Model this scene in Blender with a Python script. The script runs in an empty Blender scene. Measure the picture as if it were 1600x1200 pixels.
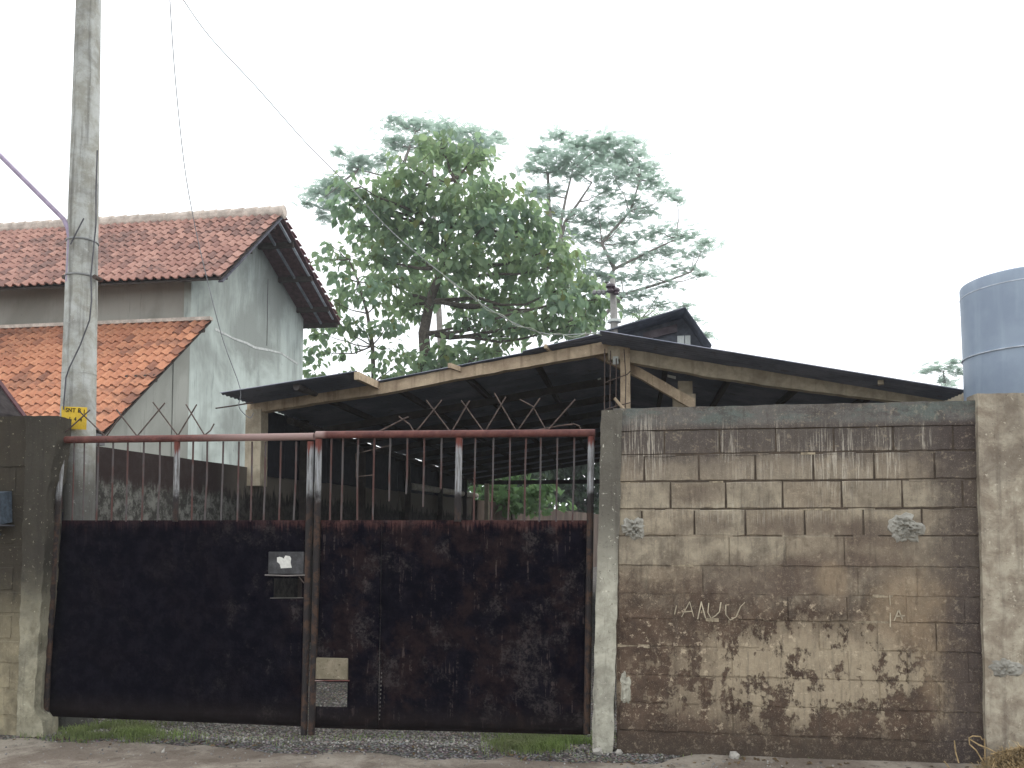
import bpy, bmesh, math, random
from mathutils import Vector, Matrix, Euler, noise as mn

R = random.Random(11)
sc = bpy.context.scene
COL = sc.collection

# ------------------------------------------------------------------ camera
YAW, PITCH, F, CX, CY = math.radians(8.5), math.radians(3.0), 1280.0, 800.0, 765.0
EYE = Vector((0, 0, 1.6))
RIGHT = Vector((math.cos(YAW), math.sin(YAW), 0))
FH = Vector((-math.sin(YAW), math.cos(YAW), 0))
FWD = FH * math.cos(PITCH) + Vector((0, 0, math.sin(PITCH)))
UP = -FH * math.sin(PITCH) + Vector((0, 0, math.cos(PITCH)))
cam_d = bpy.data.cameras.new('camera')
cam = bpy.data.objects.new('camera', cam_d)
COL.objects.link(cam)
cam_d.sensor_width = 36
cam_d.lens = 36 * F / 1600
cam_d.shift_y = (CY - 600) / 1600
cam_d.clip_start = 0.05
cam_d.clip_end = 2000
m = Matrix.Identity(4)
for i in range(3):
    m[i][0], m[i][1], m[i][2], m[i][3] = RIGHT[i], UP[i], -FWD[i], EYE[i]
cam.matrix_world = m
sc.camera = cam

# ------------------------------------------------------------------ world, sun, exposure
SUN_DIR = Vector((0.62, 0.45, 0.9)).normalized()
w = bpy.data.worlds.new('World')
sc.world = w
w.use_nodes = True
wn = w.node_tree
wn.nodes.clear()
wo = wn.nodes.new('ShaderNodeOutputWorld')
bg = wn.nodes.new('ShaderNodeBackground')
sky = wn.nodes.new('ShaderNodeTexSky')
sky.sky_type = 'NISHITA'
sky.sun_disc = False
sky.sun_elevation = math.asin(SUN_DIR.z)
sky.sun_rotation = math.atan2(SUN_DIR.x, SUN_DIR.y)
sky.air_density = 1.0
sky.dust_density = 3.0
mx = wn.nodes.new('ShaderNodeMix')
mx.data_type = 'RGBA'
mx.inputs[0].default_value = 0.88          # cloud cover
mx.inputs[7].default_value = (13.6, 13.9, 14.3, 1)
wn.links.new(sky.outputs[0], mx.inputs[6])
wn.links.new(mx.outputs[2], bg.inputs[0])
bg.inputs[1].default_value = 0.1
wn.links.new(bg.outputs[0], wo.inputs[0])
sd = bpy.data.lights.new('sun', 'SUN')
sd.energy = 1.0
sd.angle = math.radians(25)
sd.color = (1, 0.96, 0.9)
sun = bpy.data.objects.new('sun', sd)
COL.objects.link(sun)
sun.rotation_euler = SUN_DIR.to_track_quat('Z', 'Y').to_euler()
sc.view_settings.view_transform = 'Standard'
sc.view_settings.look = 'None'
sc.view_settings.gamma = 1
sc.view_settings.use_curve_mapping = False
sc.view_settings.exposure = 0.5


# ------------------------------------------------------------------ picture to place
def ray(px, py):
    return FWD + RIGHT * ((px - CX) / F) + UP * ((CY - py) / F)


def PY(px, py, y):                       # point on the plane y = const
    r = ray(px, py)
    return EYE + r * (y / r.y)


def PX(px, py, x):                       # point on the plane x = const
    r = ray(px, py)
    return EYE + r * (x / r.x)


def PD(px, py, d):                       # point at horizontal distance d along the view
    r = ray(px, py)
    return EYE + r * (d / r.dot(FH))


def PG(px, py, z=-0.05):                 # point on the ground
    r = ray(px, py)
    return EYE + r * ((z - 1.6) / r.z)


def proj(p):
    d = Vector(p) - EYE
    z = d.dot(FWD)
    return CX + F * d.dot(RIGHT) / z, CY - F * d.dot(UP) / z, z


def smooth01(t):
    t = max(0.0, min(1.0, t))
    return t * t * (3 - 2 * t)


# ------------------------------------------------------------------ objects
def wloc(o):
    v = Vector((0, 0, 0))
    while o is not None:
        v = v + o.location
        o = o.parent
    return v


def thing(name, label, cat, loc, group=None):
    o = bpy.data.objects.new(name, None)
    o.empty_display_size = 0.2
    COL.objects.link(o)
    o.location = loc
    o['label'] = label
    o['category'] = cat
    if group:
        o['group'] = group
    return o


def tag(o, label=None, cat=None, group=None, kind=None):
    if label: o['label'] = label
    if cat: o['category'] = cat
    if group: o['group'] = group
    if kind: o['kind'] = kind
    return o


class MB:
    def __init__(s):
        s.v, s.f = [], []

    def add(s, vs, fs):
        n = len(s.v)
        s.v.extend([tuple(p) for p in vs])
        s.f.extend([tuple(i + n for i in f) for f in fs])
        return s

    def box(s, x0, x1, y0, y1, z0, z1):
        return s.add([(x0, y0, z0), (x1, y0, z0), (x1, y1, z0), (x0, y1, z0),
                      (x0, y0, z1), (x1, y0, z1), (x1, y1, z1), (x0, y1, z1)],
                     [(0, 3, 2, 1), (4, 5, 6, 7), (0, 1, 5, 4), (1, 2, 6, 5), (2, 3, 7, 6), (3, 0, 4, 7)])

    def hexa(s, q, d):                   # quad q extruded by vector d
        d = Vector(d)
        a = [Vector(p) for p in q]
        b = [p + d for p in a]
        n = len(a)
        fs = [tuple(range(n)), tuple(range(2 * n - 1, n - 1, -1))]
        for i in range(n):
            j = (i + 1) % n
            fs.append((i, i + n, j + n, j))
        return s.add(a + b, fs)

    def bar(s, p0, p1, w, h, up=(0, 0, 1)):   # oriented square bar
        p0, p1 = Vector(p0), Vector(p1)
        d = (p1 - p0).normalized()
        side = d.cross(Vector(up))
        if side.length < 1e-4: side = d.cross(Vector((1, 0, 0)))
        side.normalize()
        u = side.cross(d).normalized()
        a = [p0 + side * (w / 2 * i) + u * (h / 2 * j) for i, j in ((-1, -1), (1, -1), (1, 1), (-1, 1))]
        return s.hexa(a, p1 - p0)

    def tube(s, pts, r, n=8, caps=True):
        pts = [Vector(p) for p in pts]
        rs = r if isinstance(r, (list, tuple)) else [r] * len(pts)
        base = len(s.v)
        prev = None
        for i, p in enumerate(pts):
            d = (pts[min(i + 1, len(pts) - 1)] - pts[max(i - 1, 0)]).normalized()
            if prev is None:
                a = d.cross(Vector((0, 0, 1)))
                if a.length < 0.1: a = d.cross(Vector((1, 0, 0)))
            else:
                a = prev - d * prev.dot(d)
            a.normalize()
            prev = a
            b = d.cross(a)
            for k in range(n):
                t = 2 * math.pi * k / n
                s.v.append(tuple(p + (a * math.cos(t) + b * math.sin(t)) * rs[i]))
        for i in range(len(pts) - 1):
            for k in range(n):
                k2 = (k + 1) % n
                s.f.append((base + i * n + k, base + i * n + k2, base + (i + 1) * n + k2, base + (i + 1) * n + k))
        if caps:
            s.f.append(tuple(base + k for k in range(n - 1, -1, -1)))
            e = base + (len(pts) - 1) * n
            s.f.append(tuple(e + k for k in range(n)))
        return s

    def lathe(s, c, prof, n=32):
        base = len(s.v)
        for r, z in prof:
            for k in range(n):
                t = 2 * math.pi * k / n
                s.v.append((c[0] + r * math.cos(t), c[1] + r * math.sin(t), c[2] + z))
        for i in range(len(prof) - 1):
            for k in range(n):
                k2 = (k + 1) % n
                s.f.append((base + i * n + k, base + i * n + k2, base + (i + 1) * n + k2, base + (i + 1) * n + k))
        s.f.append(tuple(base + k for k in range(n - 1, -1, -1)))
        e = base + (len(prof) - 1) * n
        s.f.append(tuple(e + k for k in range(n)))
        return s

    def rough(s, x0, x1, y0, y1, z0, z1, step=0.04, amp=0.006, fn=None, freq=7.0, big=0.0):
        """a box with a worn, uneven skin; fn maps each point afterwards"""
        nx, ny, nz = [max(1, int(round((b - a) / step))) for a, b in ((x0, x1), (y0, y1), (z0, z1))]
        ny = min(ny, 6)
        idx = {}
        def vid(i, j, k):
            key = (i, j, k)
            if key not in idx:
                p = Vector((x0 + (x1 - x0) * i / nx, y0 + (y1 - y0) * j / ny, z0 + (z1 - z0) * k / nz))
                d = mn.noise_vector(p * freq) * amp + mn.noise_vector(p * freq * 3.1) * amp * 0.5
                edge = (i in (0, nx)) + (j in (0, ny)) + (k in (0, nz))
                if edge >= 2:
                    c = Vector(((x0 + x1) / 2, (y0 + y1) / 2, (z0 + z1) / 2))
                    q = Vector((1 if i == 0 else -1 if i == nx else 0, 1 if j == 0 else -1 if j == ny else 0,
                                1 if k == 0 else -1 if k == nz else 0))
                    d -= q * (0.001 + max(0, mn.noise(p * 9)) * amp * 1.6)
                p = p + d
                if fn: p = fn(p)
                idx[key] = len(s.v)
                s.v.append(tuple(p))
            return idx[key]
        for i in range(nx):
            for k in range(nz):
                s.f.append((vid(i, 0, k), vid(i + 1, 0, k), vid(i + 1, 0, k + 1), vid(i, 0, k + 1)))
                s.f.append((vid(i, ny, k), vid(i, ny, k + 1), vid(i + 1, ny, k + 1), vid(i + 1, ny, k)))
        for j in range(ny):
            for k in range(nz):
                s.f.append((vid(0, j, k), vid(0, j, k + 1), vid(0, j + 1, k + 1), vid(0, j + 1, k)))
                s.f.append((vid(nx, j, k), vid(nx, j + 1, k), vid(nx, j + 1, k + 1), vid(nx, j, k + 1)))
        for i in range(nx):
            for j in range(ny):
                s.f.append((vid(i, j, 0), vid(i, j + 1, 0), vid(i + 1, j + 1, 0), vid(i + 1, j, 0)))
                s.f.append((vid(i, j, nz), vid(i + 1, j, nz), vid(i + 1, j + 1, nz), vid(i, j + 1, nz)))
        return s

    def mesh(s, name, mat, off=Vector((0, 0, 0)), smooth=False):
        me = bpy.data.meshes.new(name)
        me.from_pydata([(a - off.x, b - off.y, c - off.z) for a, b, c in s.v], [], s.f)
        me.update()
        if mat: me.materials.append(mat)
        if smooth:
            me.shade_smooth()
            me.set_sharp_from_angle(angle=math.radians(38))
        return me

    def build(s, name, mat, parent=None, smooth=False, base=None):
        off = wloc(parent) if parent else (Vector(base) if base is not None else Vector((0, 0, 0)))
        me = s.mesh(name, mat, off, smooth)
        o = bpy.data.objects.new(name, me)
        COL.objects.link(o)
        if parent: o.parent = parent
        elif base is not None: o.location = base
        return o


# ------------------------------------------------------------------ material helpers
class NT:
    def __init__(s, name, rough=0.9, spec=0.2):
        s.m = bpy.data.materials.new(name)
        s.m.use_nodes = True
        s.t = s.m.node_tree
        s.b = s.t.nodes['Principled BSDF']
        s.b.inputs['Roughness'].default_value = rough
        s.b.inputs['Specular IOR Level'].default_value = spec
        s.geo = s.t.nodes.new('ShaderNodeNewGeometry')
        s.pos = s.geo.outputs['Position']
        s._sep = None

    def n(s, kind, **kw):
        nd = s.t.nodes.new(kind)
        for k, v in kw.items(): setattr(nd, k, v)
        return nd

    def put(s, sock, v):
        if isinstance(v, bpy.types.NodeSocket): s.t.links.new(v, sock)
        elif isinstance(v, (tuple, list)) and len(v) == 3 and sock.type == 'RGBA': sock.default_value = (*v, 1)
        else: sock.default_value = v

    def xyz(s):
        if s._sep is None:
            nd = s.n('ShaderNodeSeparateXYZ')
            s.t.links.new(s.pos, nd.inputs[0])
            s._sep = nd.outputs
        return s._sep

    def math(s, op, a, b=0.0, c=0.0, clamp=False):
        nd = s.n('ShaderNodeMath', operation=op, use_clamp=clamp)
        s.put(nd.inputs[0], a); s.put(nd.inputs[1], b)
        if op in ('MULTIPLY_ADD',): s.put(nd.inputs[2], c)
        return nd.outputs[0]

    def scale(s, v, sc3):
        nd = s.n('ShaderNodeVectorMath', operation='MULTIPLY')
        s.put(nd.inputs[0], v); nd.inputs[1].default_value = sc3
        return nd.outputs[0]

    def noise(s, scale=5, detail=5, rough=0.6, dist=0.0, vec=None, str3=None, seed=0.0):
        v = vec if vec is not None else s.pos
        if str3: v = s.scale(v, str3)
        if seed:
            nd0 = s.n('ShaderNodeVectorMath', operation='ADD')
            s.put(nd0.inputs[0], v); nd0.inputs[1].default_value = (seed, seed * 1.7, seed * 0.6)
            v = nd0.outputs[0]
        nd = s.n('ShaderNodeTexNoise')
        s.put(nd.inputs['Vector'], v)
        nd.inputs['Scale'].default_value = scale
        nd.inputs['Detail'].default_value = detail
        nd.inputs['Roughness'].default_value = rough
        nd.inputs['Distortion'].default_value = dist
        return nd.outputs[0]

    def rng(s, v, a, b, lo=0.0, hi=1.0):
        nd = s.n('ShaderNodeMapRange')
        nd.interpolation_type = 'SMOOTHSTEP'
        s.put(nd.inputs[0], v)
        nd.inputs[1].default_value = a; nd.inputs[2].default_value = b
        nd.inputs[3].default_value = lo; nd.inputs[4].default_value = hi
        return nd.outputs[0]

    def mix(s, fac, a, b, blend='MIX'):
        nd = s.n('ShaderNodeMix', data_type='RGBA', blend_type=blend)
        s.put(nd.inputs[0], fac); s.put(nd.inputs[6], a); s.put(nd.inputs[7], b)
        return nd.outputs[2]

    def mul(s, a, b): return s.math('MULTIPLY', a, b)

    def blob(s, u, v, cu, cv, ru, rv, wob, k=0.6, soft=0.35):
        """soft-edged ellipse in wall coordinates with a ragged border"""
        a = s.math('DIVIDE', s.math('SUBTRACT', u, cu), ru)
        b = s.math('DIVIDE', s.math('SUBTRACT', v, cv), rv)
        d = s.math('SQRT', s.math('ADD', s.mul(a, a), s.mul(b, b)))
        d = s.math('ADD', d, s.mul(s.math('SUBTRACT', wob, 0.5), k))
        return s.rng(d, 1 + soft, 1 - soft)

    def done(s, col, bump=None, bstr=0.3, bdist=0.01, rough=None):
        s.put(s.b.inputs['Base Color'], col)
        if rough is not None: s.put(s.b.inputs['Roughness'], rough)
        if bump is not None:
            nd = s.n('ShaderNodeBump')
            nd.inputs['Strength'].default_value = bstr
            nd.inputs['Distance'].default_value = bdist
            s.put(nd.inputs['Height'], bump)
            s.t.links.new(nd.outputs[0], s.b.inputs['Normal'])
        return s.m


def S(r, g, b, k=1.0):                    # sRGB 0..255 to linear, times k
    return tuple(((c / 255 / 12.92) if c / 255 <= 0.04045 else ((c / 255 + 0.055) / 1.055) ** 2.4) * k for c in (r, g, b))


def simple(name, col, rough=0.8, spec=0.2, var=0.25, scale=8, bump=0.0, metal=0.0, str3=None):
    t = NT(name, rough, spec)
    t.b.inputs['Metallic'].default_value = metal
    a = t.noise(scale, 6, 0.65, str3=str3)
    f = t.noise(scale * 9, 3, 0.6, str3=str3)
    c = t.mix(t.rng(a, 0.35, 0.7), tuple(x * (1 - var) for x in col), tuple(min(1, x * (1 + var)) for x in col))
    c = t.mix(t.mul(t.rng(f, 0.45, 0.7), 0.35), c, tuple(x * 0.6 for x in col))
    return t.done(c, f if bump else None, bump, 0.004)


K = 1.3                                    # picture tone of a wall under this sky -> base colour
WY = 6.23                                  # street face of the walls
def wx(px, py=900): return PY(px, py, WY).x
def wz(py, px=1230): return PY(px, py, WY).z


def wall_material():
    """cast block wall on the right: tan blocks, black algae from the top, brown damp below with pale flaked places"""
    t = NT('weathered_blocks', 0.95, 0.12)
    x, y, z = t.xyz()
    big = t.noise(1.6, 6, 0.62, 0.4)
    mid = t.noise(5.5, 7, 0.66, 0.5, seed=3)
    fine = t.noise(24, 8, 0.78, seed=5)
    grit = t.noise(140, 4, 0.7)
    rag = t.noise(6, 10, 0.78, 0.2, str3=(1.0, 1, 0.75), seed=9)
    tan = t.mix(t.rng(mid, 0.35, 0.68), S(112, 104, 91, K), S(148, 139, 121, K))
    # each block its own tone
    oi = t.n('ShaderNodeObjectInfo').outputs['Random']
    tan = t.mix(t.rng(oi, 0.3, 1.0, 0, 0.45), tan, S(112, 98, 82, K))
    grey = t.mix(t.rng(big, 0.4, 0.65), S(122, 112, 98, K), S(96, 88, 80, K))
    c = t.mix(t.rng(t.math('ADD', z, t.mul(mid, 0.5)), wz(760) + 0.1, wz(700) + 0.3), tan, grey)
    # brown damp in the lower half
    damp = t.rng(t.math('ADD', z, t.mul(t.math('SUBTRACT', rag, 0.5), 1.3)), wz(840), wz(985))
    brown = t.mix(t.rng(mid, 0.3, 0.7), S(54, 43, 37, K), S(84, 69, 58, K))
    c = t.mix(t.mul(damp, 0.97), c, brown)
    # dark blotches under the fourth and sixth course
    for cx, cy, rx, ry, a in ((1250, 820, 70, 16, .6), (1110, 818, 40, 14, .5), (1370, 830, 60, 22, .6), (1290, 875, 60, 13, .45), (1180, 905, 90, 30, .55),
                              (1255, 905, 60, 28, .6), (1380, 860, 70, 24, .35), (1090, 770, 40, 18, .45), (1000, 690, 60, 16, .3), (1120, 690, 60, 20, .6), (1380, 890, 60, 20, .5)):
        c = t.mix(t.mul(t.blob(x, z, wx(cx), wz(cy), rx / 213, ry / 213, rag, 1.6, 0.5), a), c, S(82, 70, 62, K))
    # pale places where the skin has come off
    flake0 = t.noise(6.5, 11, 0.74, 0.12, str3=(1.0, 1, 0.72), seed=21)
    zone = t.blob(x, z, wx(1285), wz(1058), 215 / 213, 80 / 213, rag, 1.5, 0.5)
    zone2 = t.blob(x, z, wx(1020), wz(1085), 90 / 213, 40 / 213, big, 1.4, 0.5)
    core = t.blob(x, z, wx(1275), wz(1045), 150 / 213, 60 / 213, rag, 1.3, 0.7)
    zz = t.math('MAXIMUM', zone, t.mul(zone2, 0.6))
    flake = t.rng(t.math('ADD', flake0, t.mul(core, 0.075)), 0.50, 0.545)
    pale = t.mix(t.rng(fine, 0.3, 0.7), S(128, 116, 98, K), S(160, 148, 126, K))
    c = t.mix(t.mul(t.mul(flake, zz), 0.92), c, pale)
    chips = t.mul(t.rng(t.noise(17, 7, 0.75, seed=31), 0.58, 0.63), t.rng(z, wz(880), wz(960)))
    c = t.mix(t.mul(chips, 0.7), c, S(172, 158, 136, K))
    for cx, cy, rx, ry in ((1300, 905, 24, 26), (1430, 950, 60, 60), (1480, 1040, 40, 60)):
        c = t.mix(t.mul(t.blob(x, z, wx(cx), wz(cy), rx / 213, ry / 213, rag, 0.9, 0.4), 0.55), c, S(138, 122, 100, K))
    # foot of the wall: dark splash zone
    c = t.mix(t.rng(t.math('ADD', z, t.mul(rag, 0.3)), 0.42, 0.16, 0, 0.85), c, S(62, 54, 47, K))
    # black algae on the top beam and down the right side
    top = t.rng(t.math('ADD', z, t.mul(mid, 0.35)), wz(735) + 0.17, wz(690) + 0.17)
    c = t.mix(t.mul(top, 0.9), c, S(72, 67, 64, K))
    band = t.mul(t.rng(t.math('ADD', x, t.mul(t.math('SUBTRACT', rag, 0.5), 0.6)), wx(1430), wx(1500)), t.rng(big, 0.75, 0.35, 0.7, 1))
    c = t.mix(t.mul(band, 0.92), c, S(62, 55, 53, K))
    cap = t.rng(z, wz(668), wz(655))
    c = t.mix(t.mul(cap, t.rng(mid, 0.3, 0.6, 0.2, 0.8)), c, S(98, 97, 94, K))
    c = t.mix(t.mul(cap, t.rng(t.noise(2.2, 6, 0.7, str3=(1, 1, 3), seed=41), 0.48, 0.62, 0, 0.6)), c, S(84, 96, 92, K))
    c = t.mix(t.mul(cap, t.rng(t.noise(3.1, 8, 0.75, str3=(1, 1, 2), seed=44), 0.52, 0.6, 0, 0.6)), c, S(66, 62, 60, K))
    # white lime runs below the beam
    st = t.noise(1.0, 5, 0.7, str3=(85, 1, 3.5))
    rz_ = None
    for cx, cy, rx, ry in ((1008, 700, 34, 50), (1140, 690, 16, 30), (1220, 690, 9, 30), (1310, 722, 55, 52), (1388, 716, 22, 45), (1452, 686, 8, 20), (1200, 740, 60, 20), (1180, 800, 160, 18)):
        bb = t.blob(x, z, wx(cx), wz(cy), rx / 213, ry / 213, rag, 0.9, 0.4)
        if cy > 730: bb = t.mul(bb, 0.5)
        rz_ = bb if rz_ is None else t.math('MAXIMUM', rz_, bb)
    runs = t.mul(t.mul(t.rng(st, 0.5, 0.6), rz_), t.rng(fine, 0.3, 0.5))
    c = t.mix(t.mul(runs, 0.58), c, S(178, 172, 158, K))
    dk = t.mul(t.rng(t.noise(1.0, 4, 0.6, str3=(22, 1, 1.2), seed=8), 0.5, 0.72), 0.28)
    c = t.mix(dk, c, S(66, 60, 55, K))
    c = t.mix(t.mul(t.rng(fine, 0.52, 0.75), 0.55), c, S(58, 50, 43, K))
    c = t.mix(t.mul(t.rng(fine, 0.46, 0.34), 0.35), c, S(165, 152, 130, K))
    c = t.mix(t.mul(t.rng(grit, 0.57, 0.7), 0.4), c, S(172, 162, 144, K))
    c = t.mix(t.mul(t.rng(t.noise(1.0, 7, 0.75, str3=(30, 1, 5), seed=17), 0.5, 0.68), 0.38), c, S(62, 54, 48, K))
    h = t.math('ADD', t.mul(fine, 0.6), t.math('ADD', t.mul(grit, 0.25), t.mul(t.mul(flake, zz), 0.5)))
    return t.done(c, h, 0.7, 0.012)


def concrete(name, base, dark, light, topz=None, seed=0.0, streak=0.5, spots=0.5, darktop=0.8, kk=K, bump=0.6, low=None):
    """cast concrete, darker towards its wet top, with runs and pits"""
    t = NT(name, 0.93, 0.15)
    x, y, z = t.xyz()
    big = t.noise(1.7, 6, 0.6, 0.3, seed=seed + 1)
    mid = t.noise(7, 7, 0.68, 0.4, seed=seed + 2)
    fine = t.noise(40, 6, 0.7, seed=seed + 3)
    c = t.mix(t.rng(mid, 0.35, 0.66), S(*base, kk), S(*light, kk))
    st = t.noise(1.0, 5, 0.6, str3=(14, 14, 0.9), seed=seed)
    c = t.mix(t.mul(t.rng(st, 0.5, 0.7), streak), c, S(*dark, kk))
    c = t.mix(t.mul(t.rng(big, 0.5, 0.68), 0.5), c, S(*dark, kk))
    if topz is not None:
        c = t.mix(t.mul(t.rng(t.math('ADD', z, t.mul(mid, 0.7)), topz - 0.45, topz + 0.25), darktop), c, S(*dark, kk * 0.8))
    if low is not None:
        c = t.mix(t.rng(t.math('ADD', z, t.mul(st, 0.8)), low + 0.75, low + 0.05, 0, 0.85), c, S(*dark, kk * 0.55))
    c = t.mix(t.mul(t.rng(fine, 0.58, 0.7), spots), c, S(*dark, kk * 0.7))
    c = t.mix(t.mul(t.rng(t.noise(30, 5, 0.7, seed=seed + 7), 0.62, 0.68), spots), c, S(*[min(255, v + 30) for v in light], kk))
    return t.done(c, t.math('ADD', fine, t.mul(mid, 0.8)), bump, 0.01)


MATS = {}
def M(k): return MATS[k]


MATS['blocks'] = wall_material()
MATS['pale_mortar'] = simple('pale_mortar', S(132, 122, 104, K), 0.95, 0.1, 0.4, 30, 0.4)
MATS['mortar'] = simple('dirty_mortar', S(70, 62, 54, K), 0.95, 0.1, 0.3, 14, 0.4)
MATS['pillar_r'] = concrete('grey_pillar', (132, 130, 118), (78, 74, 68), (166, 164, 150), wz(760), 2, 0.6, 0.7, 0.85)
MATS['pillar_l'] = concrete('mossy_pillar', (112, 108, 92), (54, 51, 46), (146, 142, 124), wz(850), 5, 0.8, 0.5, 0.95)
MATS['left_blocks'] = concrete('left_blocks', (106, 99, 82), (50, 46, 40), (136, 128, 106), wz(880), 8, 0.7, 0.4, 0.95)
MATS['neighbour'] = concrete('flaking_plaster', (136, 125, 110), (92, 82, 74), (176, 168, 150), None, 12, 0.5, 0.6, kk=1.02)
MATS['compound'] = concrete('compound_wall', (72, 70, 64), (40, 33, 30), (104, 102, 92), 2.9, 15, 0.8, 0.7, 0.9)
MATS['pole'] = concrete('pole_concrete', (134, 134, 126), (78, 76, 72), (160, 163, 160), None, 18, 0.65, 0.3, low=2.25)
MATS['patch'] = concrete('cement_patch', (122, 120, 112), (84, 80, 74), (142, 140, 132), None, 19, 0.1, 0.3)
MATS['shed_conc'] = concrete('shed_concrete', (146, 136, 118), (96, 88, 76), (170, 160, 140), None, 22, 0.3, 0.3)
MATS['wood'] = concrete('weathered_beam', (150, 134, 114), (92, 76, 62), (172, 156, 132), None, 24, 0.5, 0.6)
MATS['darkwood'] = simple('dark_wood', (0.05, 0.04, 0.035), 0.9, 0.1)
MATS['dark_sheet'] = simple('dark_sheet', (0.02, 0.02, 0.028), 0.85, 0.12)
MATS['rods'] = simple('rusty_rod', (0.1, 0.075, 0.065), 0.8, 0.2, 0.4, 30)
MATS['wire'] = simple('wire', (0.09, 0.09, 0.1), 0.7, 0.2)
MATS['white_board'] = simple('white_board', S(200, 205, 200), 0.8, 0.2, 0.1)
MATS['bark'] = simple('bark', (0.10, 0.085, 0.07), 0.95, 0.05, 0.35, 12, 0.5)
MATS['pale_bark'] = simple('pale_bark', (0.22, 0.2, 0.18), 0.95, 0.05)
MATS['scratch'] = simple('lime_scratch', S(164, 154, 134, 1.2), 0.95, 0.05)


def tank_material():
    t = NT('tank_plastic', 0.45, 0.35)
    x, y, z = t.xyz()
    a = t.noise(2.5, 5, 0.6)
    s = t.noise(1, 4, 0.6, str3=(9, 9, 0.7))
    c = t.mix(t.rng(a, 0.35, 0.65), S(136, 150, 168, 0.95), S(148, 162, 178, 0.95))  # pale tone has veiling glare mixed into the tank's colour
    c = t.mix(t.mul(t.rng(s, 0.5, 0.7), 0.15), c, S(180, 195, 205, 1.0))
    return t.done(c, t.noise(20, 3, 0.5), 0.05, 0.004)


def gate_sheet_material():
    t = NT('blackened_steel', 0.8, 0.015)
    x, y, z = t.xyz()
    a = t.noise(2.4, 10, 0.74, 0.15)
    b = t.noise(8, 9, 0.76, 0.1, seed=4)
    st = t.noise(1, 7, 0.7, str3=(42, 1, 2.2))
    fine = t.noise(50, 6, 0.75)
    c = t.mix(t.rng(b, 0.42, 0.62), (0.0012, 0.0010, 0.0036), (0.0060, 0.0050, 0.0090))
    side = t.rng(x, -3.0, -2.4, 0.12, 1)
    c = t.mix(t.mul(t.mul(t.rng(a, 0.48, 0.58), side), t.rng(b, 0.36, 0.56, 0.25, 0.9)), c, (0.016, 0.0095, 0.0098))
    grey = t.mul(t.rng(t.noise(3, 10, 0.76, 0.1, seed=13), 0.52, 0.62), t.rng(x, -3.8, -2.7, 0.2, 1.0))
    c = t.mix(t.mul(grey, t.rng(fine, 0.35, 0.6)), c, (0.036, 0.030, 0.030))
    topz = PY(700, 813, 6.33).z
    top = t.rng(t.math('ADD', z, t.mul(t.math('SUBTRACT', st, 0.5), 0.4)), topz - 0.08, topz + 0.01)
    c = t.mix(t.mul(t.mul(top, t.rng(b, 0.35, 0.55)), t.rng(x, -3.2, -2.6, 0.25, 1)), c, (0.06, 0.028, 0.025))
    runs = t.mul(t.mul(t.rng(st, 0.56, 0.62), t.rng(b, 0.5, 0.58)), side)
    c = t.mix(t.mul(runs, 0.55), c, (0.085, 0.065, 0.058))
    c = t.mix(t.mul(t.rng(z, 0.3, 0.08), 0.5), c, (0.022, 0.016, 0.014))
    c = t.mix(t.mul(t.rng(fine, 0.7, 0.74), 0.4), c, (0.2, 0.18, 0.16))
    return t.done(c, t.math('ADD', b, t.mul(fine, 0.2)), 0.4, 0.008)


def side_wall_material():
    t = NT('compound_render', 0.95, 0.08)
    x, y, z = t.xyz()
    st = t.noise(1, 8, 0.75, str3=(1, 9, 1.3))
    b = t.noise(9, 9, 0.78, 0.1)
    c = t.mix(t.rng(b, 0.42, 0.6), (0.035, 0.034, 0.030), (0.15, 0.15, 0.135))
    c = t.mix(t.mul(t.rng(t.noise(2, 6, 0.6), 0.5, 0.65), 0.6), c, (0.04, 0.037, 0.034))
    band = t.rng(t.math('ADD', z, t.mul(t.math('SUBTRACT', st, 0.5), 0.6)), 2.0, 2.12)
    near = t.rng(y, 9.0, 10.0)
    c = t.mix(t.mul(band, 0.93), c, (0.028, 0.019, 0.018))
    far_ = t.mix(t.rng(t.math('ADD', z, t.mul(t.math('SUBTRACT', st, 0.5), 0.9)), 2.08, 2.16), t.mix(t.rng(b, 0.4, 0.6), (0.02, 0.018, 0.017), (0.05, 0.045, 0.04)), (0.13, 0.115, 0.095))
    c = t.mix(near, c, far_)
    return t.done(c, b, 0.6, 0.015)


def gate_rail_material():
    t = NT('red_oxide_rail', 0.6, 0.25)
    a = t.noise(14, 6, 0.7)
    c = t.mix(t.rng(a, 0.35, 0.7), (0.085, 0.030, 0.027), (0.16, 0.062, 0.05))
    c = t.mix(t.mul(t.rng(t.noise(60, 4, 0.7), 0.55, 0.7), 0.5), c, (0.08, 0.05, 0.045))
    # the left leaf's rail is a worn pinkish grey towards the middle
    x, y, z = t.xyz()
    wear = t.mul(t.rng(x, -3.8, -3.0), t.rng(x, -2.45, -2.5))
    c = t.mix(t.mul(wear, 0.75), c, (0.33, 0.24, 0.22))
    return t.done(c, a, 0.2, 0.004)


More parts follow.
